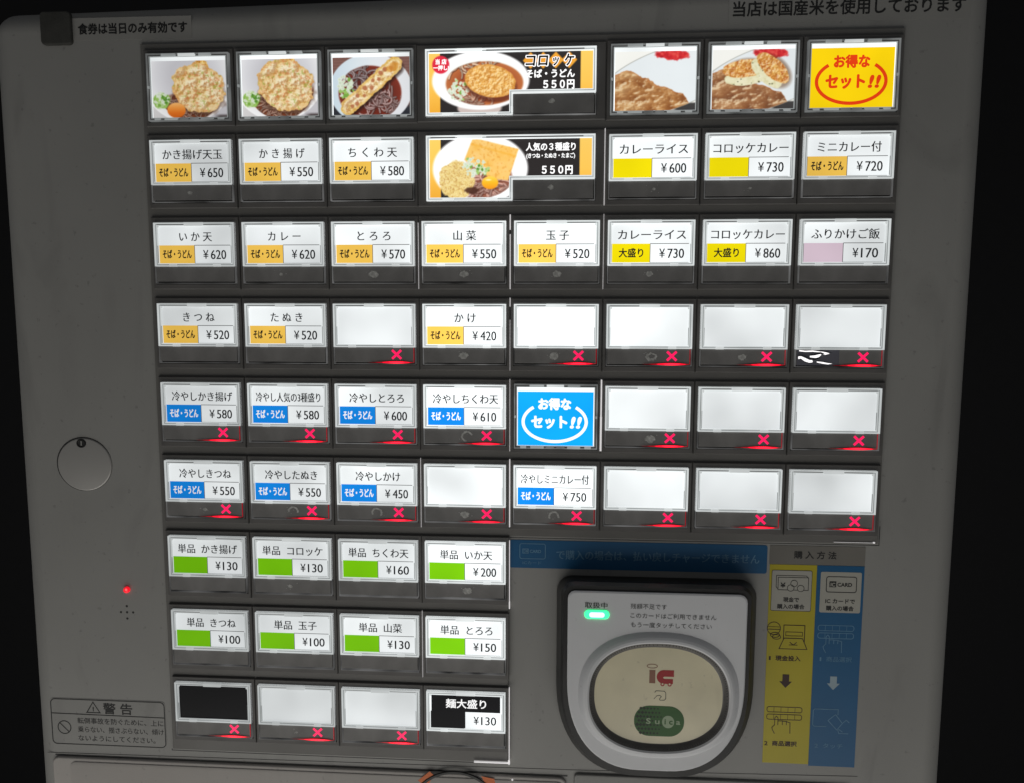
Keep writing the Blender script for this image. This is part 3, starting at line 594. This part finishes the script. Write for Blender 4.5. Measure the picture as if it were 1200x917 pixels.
for (r, c, ti, tw, st, sx, pr, x, en) in BT:
    x_, y_ = XC[c-1], YC[r-1]
    if en == 'BLACK': lab = 'blacked-out sold-out button with a red cross, bottom row far left'
    elif not ti: lab = 'blank white lit button with a red cross, %s row, column %d from the left' % (ROW[r], c)
    elif r == 9: lab = 'lit button with white on black title for %s at 130 yen' % en
    else: lab = 'lit button for %s at %d yen with %s strip%s' % (en, pr, STR[id(st)], ', red cross below' if x else '') if 'strip' not in en else 'lit button for %s at %d yen' % (en, pr)
    key = 'bez'
    if key not in MESH:
        bo = relief(bezel_mesh(33.85, 27.0, CW+.5, CH+.5), 'menu_button', x_, y_); MESH[key] = bo.data
    else:
        bo = bpy.data.objects.new('menu_button', MESH[key]); COL.objects.link(bo); bo.parent = T; bo.location = (x_/1000, -.003, -(y_-171)/1000)
    bo['label'] = lab; bo['group'] = 'menu buttons'
    g = GC[c-1]*GR[r-1]*(1.0 if ti else .93)
    if r == 5 and c == 1: g *= .93
    if r == 9 and c == 1: g = .55
    cap = shared('cap', 'clear_cap', cap_split, bo, glow=g*.95)
    dk = 2 if en == 'BLACK' else (1 if r == 9 and c == 4 else False)
    cd = card_split(ti, tw, st, sx, pr, dk).build('menu_card', bo, glow=g)
    shared('band', 'dark_band', band_mesh, bo)
    if x:
        shared('cross', 'cross_lamp', cross_mesh, bo); shared('redg', 'painted_glow_edge', redglow_mesh, bo)
    if (r, c) in WORNAT: worn(bo, r*10+c, WORNAT[(r, c)])

# ---- full picture windows
def set_card(bg, ink):
    b = MB(); x0, y0 = -CW/2, -12.1; b.rect(x0+1.2, y0+1.15, -x0-1.2, 10.75, 1.0, PAPER)
    b.rect(x0+1.4, y0+2.6, -x0-1.5, 10.7, .95, bg)
    cx, cy = x0+15.2, y0+13.9
    P = []
    for i in range(49):
        a = math.radians(-48+276*i/48); P.append((cx+11.8*math.cos(a), cy+7.4*math.sin(a)))
    b.stroke(P, 1.15, .9, ink)
    b.text('お得な', cx, y0+7.2, 12.4, 4.5, .88, ink, .05); b.text('セット', cx-2.0, y0+13.9, 13.6, 5.2, .88, ink, .05)
    b.text('!!', cx+8.0, y0+13.9, 3.9, 5.6, .88, ink, .05, slant=.22)
    return b
def full_window(c, r, lab, pic=None, card=None, g=1.0, name='picture_window'):
    x_, y_ = XC[c-1]+.1, YC[r-1]
    if 'bezf' not in MESH:
        bo = relief(bezel_mesh(33.85, 27.6, CW+.5, 24.5), name, x_, y_); MESH['bezf'] = bo.data
    else:
        bo = bpy.data.objects.new(name, MESH['bezf']); COL.objects.link(bo); bo.parent = T; bo.location = (x_/1000, -.003, -(y_-171)/1000)
    bo['label'] = lab; bo['group'] = 'full picture windows'
    shared('capf', 'clear_cap', cap_full, bo, glow=g*.85)
    if pic:
        b = MB(); b.rect(-CW/2+1.2, -12.1+1.15, CW/2-1.2, 10.75, 1.0, PAPER); b.build('backing_paper', bo, glow=g)
        pic.mesh('food_photo', -CW/2+1.55, -12.1+2.5, .93, bo, glow=g)
    else: card.build('menu_card', bo, glow=g)
    return bo
full_window(1, 1, 'lit photo of vegetable tempura noodles with an orange egg yolk', pic_kakiage(1), g=.82)
full_window(2, 1, 'lit photo of vegetable tempura noodles without an egg', pic_kakiage(0), g=.95)
full_window(3, 1, 'lit photo of a long fish cake tempura across a noodle bowl', pic_chikuwa(), g=1.0)
full_window(6, 1, 'lit photo of curry rice with red pickles', pic_curry(0), g=1.05)
full_window(7, 1, 'lit photo of curry rice topped with two croquette halves', pic_curry(1), g=1.0)
full_window(8, 1, 'lit yellow sign with red oval lettering', card=set_card(SETYEL, SETRED), g=.95, name='set_sign')
full_window(5, 5, 'lit blue sign with white oval lettering', card=set_card(SETBLU, LWHITE), g=1.08, name='set_sign').location.z -= 0.0003

# ---- two wide buttons
def wide_cap():
    b = MB(); x0, y0, x1, y1 = -30.7, -11.6, 30.6, 11.6; nx, ny = .8, 4.0
    L = [(x0, y0), (x1, y0), (x1, ny), (nx, ny), (nx, y1), (x0, y1)]
    def ins(d): return [(x0+d, y0+d), (x1-d, y0+d), (x1-d, ny-d), (nx-d, ny-d), (nx-d, y1-d), (x0+d, y1-d)]
    b.ring(L, ins(.45), 0, 1.9, EDGE); b.ring(ins(.45), ins(.9), .5, 1.5, EDGED); b.ring(ins(.9), ins(1.2), .35, 1.4, EDGE)
    b.frame(x0, y0, x1, y1, .12, .15, 2.2, SIDE)
    for a, c in ((1.6, 10.6), (22, 57)): b.box(x0+a, y0+.45, .3, x0+c, y0+.85, .8, DARKL)
    b.box(x0+11.5, y0-.05, -.1, x0+20.5, y0+1.1, .9, EDGE, .1)
    for a in (6, 22): b.box(x0+a, y1-1.1, -.1, x0+a+4, y1-.1, .9, EDGE, .1)
    b.box(nx-.6, y1-3, -.06, nx+.1, y1-1.2, .8, EDGE, .05)
    return b
for k, r in ((0, 1), (1, 2)):
    bo = relief(bezel_mesh(67.9, 27.0, 61.7, 23.6), 'wide_menu_button', -.05, YC[r-1], label=('wide lit button with a croquette noodle bowl photo at 550 yen' if not k else 'wide lit button with a fried tofu and egg bowl photo at 550 yen'), group='menu buttons')
    shared('wcap', 'clear_cap', wide_cap, bo, glow=1.1)
    b = MB(); b.box(.95, 4.2, .45, 30.0, 11.0, 2.2, BAND, .18); b.build('dark_band', bo)
    b = MB(); L = [(-29.5, -10.4), (29.4, -10.4), (29.4, 2.8), (-.4, 2.8), (-.4, 10.4), (-29.5, 10.4)]; b.flat(L, 1.0, PAPER); b.build('backing_paper', bo, glow=1.1)
    b = pic_wide(k).mesh('food_photo', -29.9+.3, -10.3, .93, bo, hole=(-.35, 2.85), glow=1.12)
    b = MB(); z = .85; X0, Y0 = -29.6, -10.3
    if k == 0:
        for ch, cx, e in (('コ', 36.8, 4.9), ('ロ', 41.3, 4.9), ('ッ', 45.8, 4.4), ('ケ', 50.6, 4.9)):
            w = 3.7 if ch != 'ッ' else 2.4
            b.text(ch, X0+cx, Y0+3.0, w*1.12, e*.98, z, LWHITE, .085, slant=.1); b.text(ch, X0+cx, Y0+3.0, w*.9, e*.95, z-.06, LBLK, .03, slant=.1)
        b.text('そば・うどん', X0+43.9, Y0+7.6, 17.4, 3.1, z, LWHITE, .035); b.text('５５０円', X0+46.9, Y0+11.3, 11.2, 3.5, z, LWHITE, .035)
        b.build('lettering', bo, glow=1.1); b = MB()
        b.text('当 店', X0+4.5, Y0+2.9, 4.0, 1.9, z, LWHITE, .04); b.text('一押し!', X0+4.5, Y0+5.0, 5.7, 1.8, z, LWHITE, .04)
    else:
        b.text('人気の３種盛り', X0+44.2, Y0+2.9, 18.0, 3.0, z, LWHITE, .03); b.text('(きつね・たぬき・たまご)', X0+44.2, Y0+6.0, 17.6, 1.9, z, LWHITE, .03); b.text('５５０円', X0+46.6, Y0+11.0, 11.2, 3.5, z, LWHITE, .035)
    b.build('lettering', bo, glow=1.1)
    b = MB(); rr = random.Random(k); P = [(14.8+1.2*rr.uniform(.6, 1.2)*math.cos(i*.6), 7.0+.9*rr.uniform(.6, 1.2)*math.sin(i*.6)) for i in range(10)]
    b.flat(P, .41, WORN); b.build('worn_mark', bo)
# crinkled film over the dark band of the button in row 4, column 8
bo = [o for o in T.children if o.name.startswith('menu_button') and o['label'].startswith('blank white') and 'fourth row, column 8' in o['label']][0]
b = MB(); x0, y0 = -CW/2, -CH/2+16.3
b.rect(x0+.5, y0+.1, x0+15.5, y0+5.7, .40, FILMD)
def crease(top, bot, n=6):
    # a fold of film: each strip leans forward at its upper edge and rolls back towards its lower edge
    m = len(top); V = []
    for k in range(n+1):
        u = k/n
        for (ax, ay), (bx, by) in zip(top, bot):
            h = by-ay; V.append((x0+ax+(bx-ax)*u, y0+ay+h*u, .39-h*(.74*(1-u)-.24*(1-u)**2)))
    b.add(V, [((k+1)*m+i, (k+1)*m+i+1, k*m+i+1, k*m+i) for k in range(n) for i in range(m-1)], FILM)
crease([(1.2, .1), (3.4, .35), (6.0, .2), (8.6, .5), (11.2, 1.0), (13.2, 1.25)], [(1.3, .6), (3.5, .8), (6.0, .75), (8.4, 1.3), (10.6, 1.8), (13.1, 1.3)])
crease([(5.0, 2.2), (7.0, 1.9), (9.0, 1.4), (10.6, 1.9)], [(5.2, 2.9), (7.0, 3.1), (8.4, 3.2), (9.4, 2.6)])
crease([(.7, 2.4), (2.0, 2.3), (3.6, 2.9), (5.0, 3.7), (7.0, 3.7), (8.8, 3.0)], [(.8, 3.5), (2.0, 3.2), (3.4, 4.2), (5.0, 4.7), (7.2, 4.5), (8.9, 3.1)])
crease([(7.6, 4.2), (9.6, 4.4), (11.6, 4.8), (13.6, 4.9)], [(7.7, 4.6), (9.6, 5.0), (11.6, 5.3), (13.5, 5.0)])
o = b.build('peeling_film', bo, smooth=True); o['label'] = 'crinkled glossy film peeling off the dark band'
# ---- panel details
b = MB(); po = ell(-168.7, 51.7, 11.1, 10.6, 48)
b.prism(po, 2.5, 3.2, DISC, .5, 3); o = part(b, 'round_cover', smooth=True, recalc=True)
b = MB(); b.ring(ell(-168.9, 51.6, 11.35, 10.85, 48), ell(-168.6, 51.8, 11.1, 10.6, 48), 2.93, 3.3, GAP); b.build('seam_ring', o)
b = MB(); b.ring(ell(-169.4, 43.2, 2.0, 1.8, 20), ell(-169.4, 43.2, 1.35, 1.2, 20), 2.25, 2.6, BLACK, .15); b.flat(ell(-169.4, 43.2, 1.35, 1.2, 20), 2.42, GAP); b.box(-169.6, 42.3, 2.36, -169.2, 44.1, 2.41, DISC); b.build('key_hole', o)
b = MB(); b.prism(ell(-154.0, 102.5, 1.25, 1.25, 16), 1.6, 3, RLED, .8, 4); b.prism(ell(-153.7, 102.1, .5, .5, 12), 1.5, 1.7, RLEDC, .1, 1); part(b, 'indicator_lamp', recalc=True)
for dx, dy in ((0, 0), (-2.55, 0), (2.55, 0), (0, -2.55), (0, 2.6)):
    b = MB(); q = ell(-154.6+dx, 112.0+dy, .48, .48, 14); b.flat(q, 2.97, INK); part(b, 'speaker_hole')
# small screw head / speck on the lower panel, glint put in as emission
b = MB(); b.prism(ell(1.2, 175.6, .35, .35, 10), 1.2, 1.6, LEAK, .1, 1); part(b, 'screw_head', recalc=True)

# ------------------------------------------------------------------ things fixed on the machine
def thing_mesh(mb, name, x, y, z, **k): return mb.build(name, None, (x, y, z), **k)
b = MB(); b.prism(rrect(-5.9, -5.9, 5.9, 5.9, 1.4, 5), -1.6, 0, PAD, .5, 3)
thing_mesh(b, 'rubber_pad', -169.6, -112.9, 3, smooth=True, recalc=True, label='small dark square pad stuck at the top left corner of the panel', category='pad')
t = empty('notice_strip', (-140.5, -112.6, 3), label='short clear tape strip with dark lettering beside the square pad', category='label', group='clear lettered strips')
b = MB(); b.box(-23.2, -4.0, -.12, 22.4, 4.0, -.02, TAPE); b.build('tape', t, recalc=True)
b = MB(); b.text('食券は当日のみ有効です', -.2, .0, 42, 4.1, -.2, INK, .03); b.build('lettering', t)
t = empty('notice_strip', (118.2, -113.9, 3), label='long clear tape strip with dark lettering above the right-hand windows', category='label', group='clear lettered strips')
b = MB(); b.box(-41.5, -4.0, -.12, 40.5, 4.4, -.02, TAPE); b.build('tape', t, recalc=True)
b = MB(); b.text('当店は国産米を使用しております', -.6, -.3, 79, 5.4, -.2, INK, .02); b.build('lettering', t)
# warning label
t = empty('warning_label', (-165, 159.3, 3), label='outlined printed warning label with a triangle and a no symbol, lower left', category='label')
b = MB(); b.prism(rrect(-24.6, -10.0, 24.4, 10.2, 1.8, 5), -.1, 0, PANEL); b.build('label_film', t, recalc=True)
b = MB(); b.stroke(rrect(-24.2, -9.6, 24.0, 9.8, 1.8, 5), .42, -.14, INK, True); b.stroke([(-24.2, -3.4), (24.0, -3.0)], .4, -.15, INK); b.build('border', t)
b = MB(); b.stroke([(-8.9, -4.2), (-6.1, -8.7), (-3.3, -4.2)], .42, -.14, INK, True); b.text('!', -6.1, -5.8, .5, 2.6, -.16, INK, .05)
b.build('warning_triangle', t)
b = MB(); b.stroke(ell(-18.9, 2.6, 2.75, 2.75, 28), .42, -.14, INK, True); b.stroke([(-20.8, .7), (-17.0, 4.5)], .42, -.15, INK); b.build('no_symbol', t)
b = MB(); b.text('警 告', 4.3, -6.1, 12.4, 5.0, -.15, INK, .02)
for i, (s, w) in enumerate((('転倒事故を防ぐために、上に', 36.5), ('乗らない、揺さぶらない、傾け', 36.5), ('ないようにしてください。', 32.8))):
    b.text(s, 4.7-(36.5-w)/2+.4, -.5+3.75*i, w, 2.75, -.15, INK, .01)
b.build('lettering', t)

# blue banner sticker
t = empty('banner_sticker', (48.4, 83.9, 3), label='long dark blue sticker with pale lettering above the card reader', category='sticker')
b = MB(); b.prism(rrect(-48.6, -5.4, 48.8, 5.6, .9, 4), -.15, 0, BLUE); b.build('sticker_sheet', t, recalc=True)
b = MB(); b.stroke(rrect(-44.6, -4.0, -34.8, 1.9, .7, 3), .28, -.2, BLUEL, True); b.rect(-43.6, -2.1, -41.2, -.1, -.2, BLUEL); b.text('IC', -42.4, -1.1, 1.6, 1.9, -.24, BLUE, .03); b.text('CARD', -38.6, -1.1, 4.4, 1.7, -.2, BLUEL, .03)
b.text('ICカード', -39.9, 3.5, 7.2, 1.5, -.2, BLUEL); b.build('card_symbol', t)
b = MB(); b.text('で購入の場合は、払い戻しチャージできません', 7.7, .1, 76.5, 4.0, -.2, BLUEL, .012); b.build('lettering', t)

# purchase instruction sticker
t = empty('instruction_sticker', (115.8, 122, 3), label='yellow and blue purchase instruction sticker right of the card reader', category='sticker')
b = MB(); b.box(-17.7, -43.6, -.12, 17.3, -36.4, 0, SGREY); b.text('購 入 方 法', -1.0, -40.1, 15.6, 3.1, -.18, INK, .02); b.build('header_strip', t, recalc=False)
b = MB(); b.box(-17.5, -36.2, -.12, -.1, 43.0, 0, YEL); b.build('yellow_column', t, recalc=True)
b = MB(); b.box(0, -36.2, -.13, 17.3, 43.6, 0, BLUE); b.build('blue_column', t, recalc=True)
def icon(name, fn):
    b = MB(); fn(b); b.build(name, t)
def cashbox(b):
    b.flat(rrect(-16.6, -34.0, -1.8, -18.2, .6, 3), -.17, SWHITE); b.stroke(rrect(-16.6, -34.0, -1.8, -18.2, .6, 3), .16, -.2, INK, True)
    b.stroke([(-14.4, -26.9), (-14.9, -27.6), (-14.9, -32.0), (-3.8, -32.0), (-3.4, -31.4)], .24, -.2, INK)
    b.stroke([(-14.2, -31.3), (-3.0, -31.3), (-3.0, -26.4), (-14.2, -26.4)], .24, -.2, INK, True)
    b.text('¥', -12.4, -28.3, 1.9, 2.6, -.22, INK, .03)
    for x, y in ((-8.3, -29.0), (-9.5, -27.2), (-5.8, -27.1)): b.flat(ell(x, y, 1.25, 1.25, 20), -.21, SWHITE); b.stroke(ell(x, y, 1.25, 1.25, 20), .22, -.23, INK, True)
    b.text('現金で', -9.2, -22.6, 5.9, 2.0, -.2, INK, .03); b.text('購入の場合', -9.2, -19.9, 10.2, 2.0, -.2, INK, .03)
icon('cash_box', cashbox)
def cardbox(b):
    b.flat(rrect(1.4, -33.8, 16.4, -18.0, .6, 3), -.18, SWHITE)
    b.stroke(rrect(3.6, -32.0, 14.6, -26.0, .8, 4), .3, -.22, INK, True); b.rect(4.7, -30.2, 7.2, -27.9, -.22, INK); b.text('IC', 5.95, -29.0, 1.7, 2.0, -.26, SWHITE, .03); b.text('CARD', 10.3, -29.0, 5.4, 2.0, -.22, INK, .04)
    b.text('IC カードで', 8.9, -22.5, 10.9, 2.0, -.22, INK, .03); b.text('購入の場合', 8.9, -19.7, 10.2, 2.0, -.22, INK, .03)
icon('card_box', cardbox)
def insert(b):
    w = .26; b.stroke(ell(-15.1, -11.2, 2.45, 2.5, 24), w, -.17, BROWN, True); b.stroke([(-17.5, -10.8), (-12.7, -10.8)], w, -.18, BROWN); b.stroke([(-17.3, -11.8), (-12.9, -11.8)], w*.6, -.18, BROWN)
    b.stroke(ell(-14.6, -8.6, 1.7, 1.0, 18), w, -.17, BROWN, True); b.stroke(ell(-14.0, -7.8, 1.6, .9, 18), w, -.17, BROWN, True)
    b.stroke([(-11.4, -12.6), (-3.6, -12.6), (-3.6, -6.0)], w*1.2, -.17, BROWN); b.stroke([(-11.4, -12.6), (-11.4, -6.0)], w*1.2, -.17, BROWN)
    b.stroke([(-10.6, -9.9), (-4.4, -9.9), (-4.4, -8.4), (-10.6, -8.4)], w*.8, -.18, BROWN, True)
    b.flat([(-11.2, -7.4), (-4.3, -7.4), (-2.5, -3.2), (-12.9, -3.2)], -.19, YEL); b.stroke([(-11.2, -7.4), (-4.3, -7.4), (-2.5, -3.2), (-12.9, -3.2)], w*1.1, -.21, BROWN, True)
    b.stroke([(-9.0, -5.9), (-7.7, -4.8), (-6.4, -5.9)], w*1.2, -.22, BROWN); b.stroke([(-9.3, -4.8), (-6.1, -4.8)], w, -.22, BROWN)
    b.text('1', -16.2, .6, .7, 2.3, -.17, BROWN, .01); b.text('現金投入', -9.4, .6, 9.4, 2.2, -.17, BROWN, .03)
icon('insert_cash_symbol', insert)
def arrow(cx, cy, m, z):
    def f(b): b.flat([(cx-1.25, cy-2.6), (cx+1.25, cy-2.6), (cx+1.25, cy+.2), (cx+2.4, cy+.2), (cx, cy+2.8), (cx-2.4, cy+.2), (cx-1.25, cy+.2)], z, m)
    return f
icon('arrow', arrow(-9.9, 9.6, BROWN, -.17)); icon('arrow', arrow(7.9, 9.8, BLUEM, -.18))
def press(cx, cy, m, z):
    def f(b):
        w = .26
        for dy in (0, 3.0):
            b.stroke(rrect(cx-6.6, cy+dy-1.05, cx+6.6, cy+dy+1.05, .8, 3), w, z, m, True)
            for i in range(1, 5): b.stroke([(cx-6.6+2.64*i, cy+dy-.9), (cx-6.6+2.64*i, cy+dy+.9)], w*.6, z-.01, m)
        b.stroke([(cx-3.5, cy+6.4), (cx-3.5, cy+3.4), (cx-2.9, cy+2.7), (cx-2.3, cy+3.4), (cx-2.3, cy+6.3)], w, z-.02, m)
        b.stroke([(cx-2.3, cy+4.6), (cx-.6, cy+4.6), (cx-.6, cy+6.2)], w, z-.02, m); b.stroke([(cx-.6, cy+4.7), (cx+.9, cy+4.7), (cx+.9, cy+6.2)], w, z-.03, m)
        b.stroke([(cx+.9, cy+4.8), (cx+2.3, cy+5.2), (cx+2.4, cy+9.6)], w, z-.02, m)
        b.stroke([(cx-3.5, cy+6.2), (cx-4.5, cy+7.4), (cx-4.2, cy+8.4), (cx-3.4, cy+9.8)], w, z-.02, m)
    return f
icon('press_button_symbol', press(-9.9, 21.2, BROWN, -.17)); icon('press_button_symbol', press(7.9, -11.9, BLUEL, -.18))
b = MB(); b.text('2', -16.4, 35.0, 1.3, 2.3, -.17, BROWN, .02); b.text('商品選択', -9.4, 35.0, 9.4, 2.2, -.17, BROWN, .03); b.build('lettering', t)
b = MB(); b.text('1', 2.7, .4, .6, 2.2, -.18, BLUEL); b.text('商品選択', 9.6, .4, 9.4, 2.2, -.18, BLUEL); b.build('lettering', t)
b = MB(); b.text('2', 2.6, 35.2, 1.3, 2.2, -.18, BLUEL); b.text('タッチ', 8.8, 35.2, 7.4, 2.2, -.18, BLUEL); b.build('lettering', t)
def touch(b):
    w = .26; m = BLUEL
    b.stroke([(6.0, 27.4), (1.5, 27.4), (.9, 26.8), (.9, 21.0), (1.5, 20.4), (10.2, 20.4), (10.2, 22.6)], w, -.18, m)
    b.stroke([(9.3, 22.4), (12.0, 25.9), (10.0, 28.6), (6.6, 24.9)], w, -.19, m, True)
    b.stroke([(12.2, 25.7), (13.4, 24.5), (14.6, 25.6)], w, -.18, m); b.stroke([(10.4, 28.6), (10.8, 30.0), (14.4, 30.0)], w, -.18, m); b.stroke([(10.6, 28.2), (12.2, 29.4)], w, -.18, m)
icon('touch_card_symbol', touch)

# ------------------------------------------------------------------ card reader
t = empty('card_reader', (56, 131, 3), label='rounded black and silver card reader with a cream oval window and green light', category='card reader')
def rd(mb, name, parent=None, **k):
    return mb.build(name, parent or t, (-56, -131, -3) if not parent else (0, 0, 0), **k)
def shield(x0, x1, y0, y1, rt, rx, ry, nb=16):
    o = []
    for cx, a in ((x1-rt, -90),):
        for i in range(7): q = math.radians(a+90*i/6); o.append((cx+rt*math.cos(q), y0+rt+rt*math.sin(q)))
    for i in range(nb+1): q = math.pi/2*i/nb; o.append((x1-rx+rx*math.cos(q)**.86, y1-ry+ry*math.sin(q)**.86))
    for i in range(nb+1): q = math.pi/2*(1+i/nb); o.append((x0+rx-rx*abs(math.cos(q))**.86, y1-ry+ry*abs(math.sin(q))**.86))
    for i in range(7): q = math.radians(180+90*i/6); o.append((x0+rt+rt*math.cos(q), y0+rt+rt*math.sin(q)))
    return o
base = shield(18.2, 93.2, 92.0, 171.0, 6.0, 32, 39); rim = shield(19.8, 90.0, 91.0, 166.4, 5.0, 29.5, 37.5); face = shield(22.3, 87.6, 93.7, 162.8, 2.8, 28.0, 35.5)
b = MB(); b.band(base, 3.0, base, 0.5, BLACK); b.band(base, .5, rim, -6.5, BLACK); b.band(rim, -6.5, offs(rim, -.9), -8.3, BLACK); b.flat(offs(rim, -.9), -8.3, BLACK)
rd(b, 'reader_body', smooth=True, recalc=True)
b = MB(); N = len(face)
def sq(t_, rx, ry, p=2.35): return (56.1+rx*math.copysign(abs(math.cos(t_))**(2/p), math.cos(t_)), 133.2+ry*math.copysign(abs(math.sin(t_))**(2/p), math.sin(t_)))
def oval(rx, ry, n=288, dx=0, dy=0):
    return [(sq(2*math.pi*i/n, rx, ry)[0]+dx, sq(2*math.pi*i/n, rx, ry)[1]+dy) for i in range(n)]
# resample face outline by angle to join with the raised oval collar
def byangle(P, n=288, c=(56.1, 133.2)):
    out = []
    for i in range(n):
        tgt = sq(2*math.pi*i/n, 1, 1); dx, dy = tgt[0]-c[0], tgt[1]-c[1]; best = None
        for (ax, ay), (bx, by) in zip(P, P[1:]+P[:1]):
            ex, ey = bx-ax, by-ay; den = dx*ey-dy*ex
            if abs(den) < 1e-9: continue
            s_ = ((ax-c[0])*ey-(ay-c[1])*ex)/den; u = ((ax-c[0])*dy-(ay-c[1])*dx)/den
            if s_ > 0 and -1e-6 <= u <= 1+1e-6: best = max(best or 0, s_)
        out.append((c[0]+dx*best, c[1]+dy*best))
    return out
fo = byangle(face)
b.band(fo, -7.9, fo, -8.9, FACE)
lp = lambda P, Q, k: [(p[0]*(1-k)+q[0]*k, p[1]*(1-k)+q[1]*k) for p, q in zip(P, Q)]
fin = lp(fo, oval(0.01, .01), .014)
c1 = [(p[0], p[1]) for p in oval(29.6, 24.6, dy=-.2)]
c1 = [(56.1+(p[0]-56.1)*min(1, (math.hypot(f[0]-56.1, f[1]-133.2)*.985)/math.hypot(p[0]-56.1, p[1]-133.2)), 133.2+(p[1]-133.2)*min(1, (math.hypot(f[0]-56.1, f[1]-133.2)*.985)/math.hypot(p[0]-56.1, p[1]-133.2))) for p, f in zip(c1, fo)]
b.band(fo, -8.9, fin, -9.15, FACE); b.band(fin, -9.15, c1, -9.2, FACE)
prev, pz = c1, -9.2
for k, z in ((.25, -9.9), (.5, -10.5), (.75, -10.9), (1, -11.0)):
    nx = lp(c1, oval(26.2, 21.5), k); b.band(prev, pz, nx, z, FACE); prev, pz = nx, z
b.band(prev, pz, oval(25.6, 20.9), -10.6, FACE)
rd(b, 'face_plate', smooth=True)
b = MB(); b.band(oval(25.6, 20.9), -10.6, oval(25.1, 20.4), -10.2, RING)
b.band(oval(25.1, 20.4), -10.2, oval(24.0, 19.2), -9.2, RING); b.band(oval(24.0, 19.2), -9.2, oval(23.6, 18.8), -9.0, RING)
o = rd(b, 'window_ring', smooth=True)
b = MB()
for i in range(150):
    a = 2*math.pi*i/150; p1 = sq(a, 25.3, 20.6); p2 = sq(a, 24.7, 20.0)
    b.stroke([p1, p2], .22, -10.62+.3, GAP)
b.v = [(x-0, y-0, z) for x, y, z in b.v]; g_ = b.build('knurling', o); g_['kind'] = 'stuff'
b = MB(); b.flat(oval(23.6, 18.8)[::1], -9.0, CREAM); rd(b, 'touch_window')
ZW = -9.05
b = MB(); b.stroke(ell(53.7, 121.7, 1.9, .75, 20), .25, ZW, PINKBR, True); b.rect(52.7, 123.2, 54.9, 128.3, ZW, PINKBR)
q = [(61.4, 123.1), (58.0, 123.1)] + [(58.0-2.6*math.sin(math.pi*i/10), 125.75-2.65*math.cos(math.pi*i/10)) for i in range(1, 10)] + [(58.0, 128.4), (61.4, 128.4), (61.4, 126.5), (58.2, 126.5), (57.7, 126.05), (58.2, 125.6), (61.4, 125.6)]
b.flat(q, ZW, RED); b.rect(61.2, 123.1, 61.7, 125.6, ZW-.02, RED)
for x in (57.6, 60.2): b.flat(ell(x, 128.6, .75, .75, 14), ZW-.03, RED); b.flat(ell(x, 128.5, .38, .38, 12), ZW-.06, CREAM)
rd(b, 'card_emblem')
b = MB(); b.stroke([(54.6, 134.4), (55.6, 133.2), (56.6, 132.9), (57.3, 133.4), (56.6, 134.4), (56.8, 134.8), (58.4, 134.8), (58.9, 134.2), (58.9, 132.0), (58.4, 131.3), (55.3, 131.2), (54.8, 131.9)], .2, ZW, INK); rd(b, 'touch_symbol')
b = MB(); b.flat(rrect(47.4, 137.1, 65.9, 149.0, 5.6, 8), ZW, GREEN); R = random.Random(3)
for j in range(7):
    for i in range(9):
        x, y = 48.6+1.25*i+(j % 2)*.6, 138.2+1.6*j; k = max(0, 1-i/8.5)
        if (x-53)**2/28+(y-143)**2/34 < 1.05 and k > 0: e = .3+.5*k*R.uniform(.6, 1.1); b.flat([(x-e, y), (x, y-e), (x+e, y), (x, y+e)], ZW-.03, DKGREEN)
b.flat(ell(60.0, 143.2, 2.25, 2.45, 28), ZW-.05, PALEGREEN)
b.text('S', 52.7, 143.0, 1.7, 3.0, ZW-.06, PALEGREEN, .03); b.text('u', 56.0, 143.0, 1.7, 3.0, ZW-.06, PALEGREEN, .02); b.text('i', 58.9, 143.0, .5, 3.0, ZW-.1, GREEN, .03); b.text('c', 61.0, 143.0, 1.4, 3.0, ZW-.1, GREEN, .03); b.text('a', 63.7, 143.0, 1.6, 3.0, ZW-.06, PALEGREEN, .03)
rd(b, 'green_emblem')
b = MB(); b.prism(rrect(28.4, 100.7, 37.6, 104.0, 1.6, 6), -9.7, -8.8, GLED, .3, 2); b.flat(rrect(30.2, 101.4, 35.8, 103.3, .9, 5), -9.74, GLEDC); rd(b, 'green_lamp', recalc=False)
b = MB(); b.text('取扱中', 32.7, 98.9, 8.3, 2.4, -9.3, INK, .01)
rd(b, 'lettering'); b = MB(); b.text('残額不足です', 51.9, 98.9, 13.2, 2.1, -9.3, INKSOFT); rd(b, 'lettering'); b = MB(); b.text('このカードはご利用できません', 60.9, 102.4, 31.2, 2.1, -9.3, INKSOFT); rd(b, 'lettering'); b = MB(); b.text('もう一度タッチしてください', 60.2, 105.9, 29.4, 2.1, -9.3, INKSOFT)
rd(b, 'lettering')
print('objects', len(bpy.data.objects), 'tris', sum(len(o.data.polygons) for o in bpy.data.objects if o.type == 'MESH'))
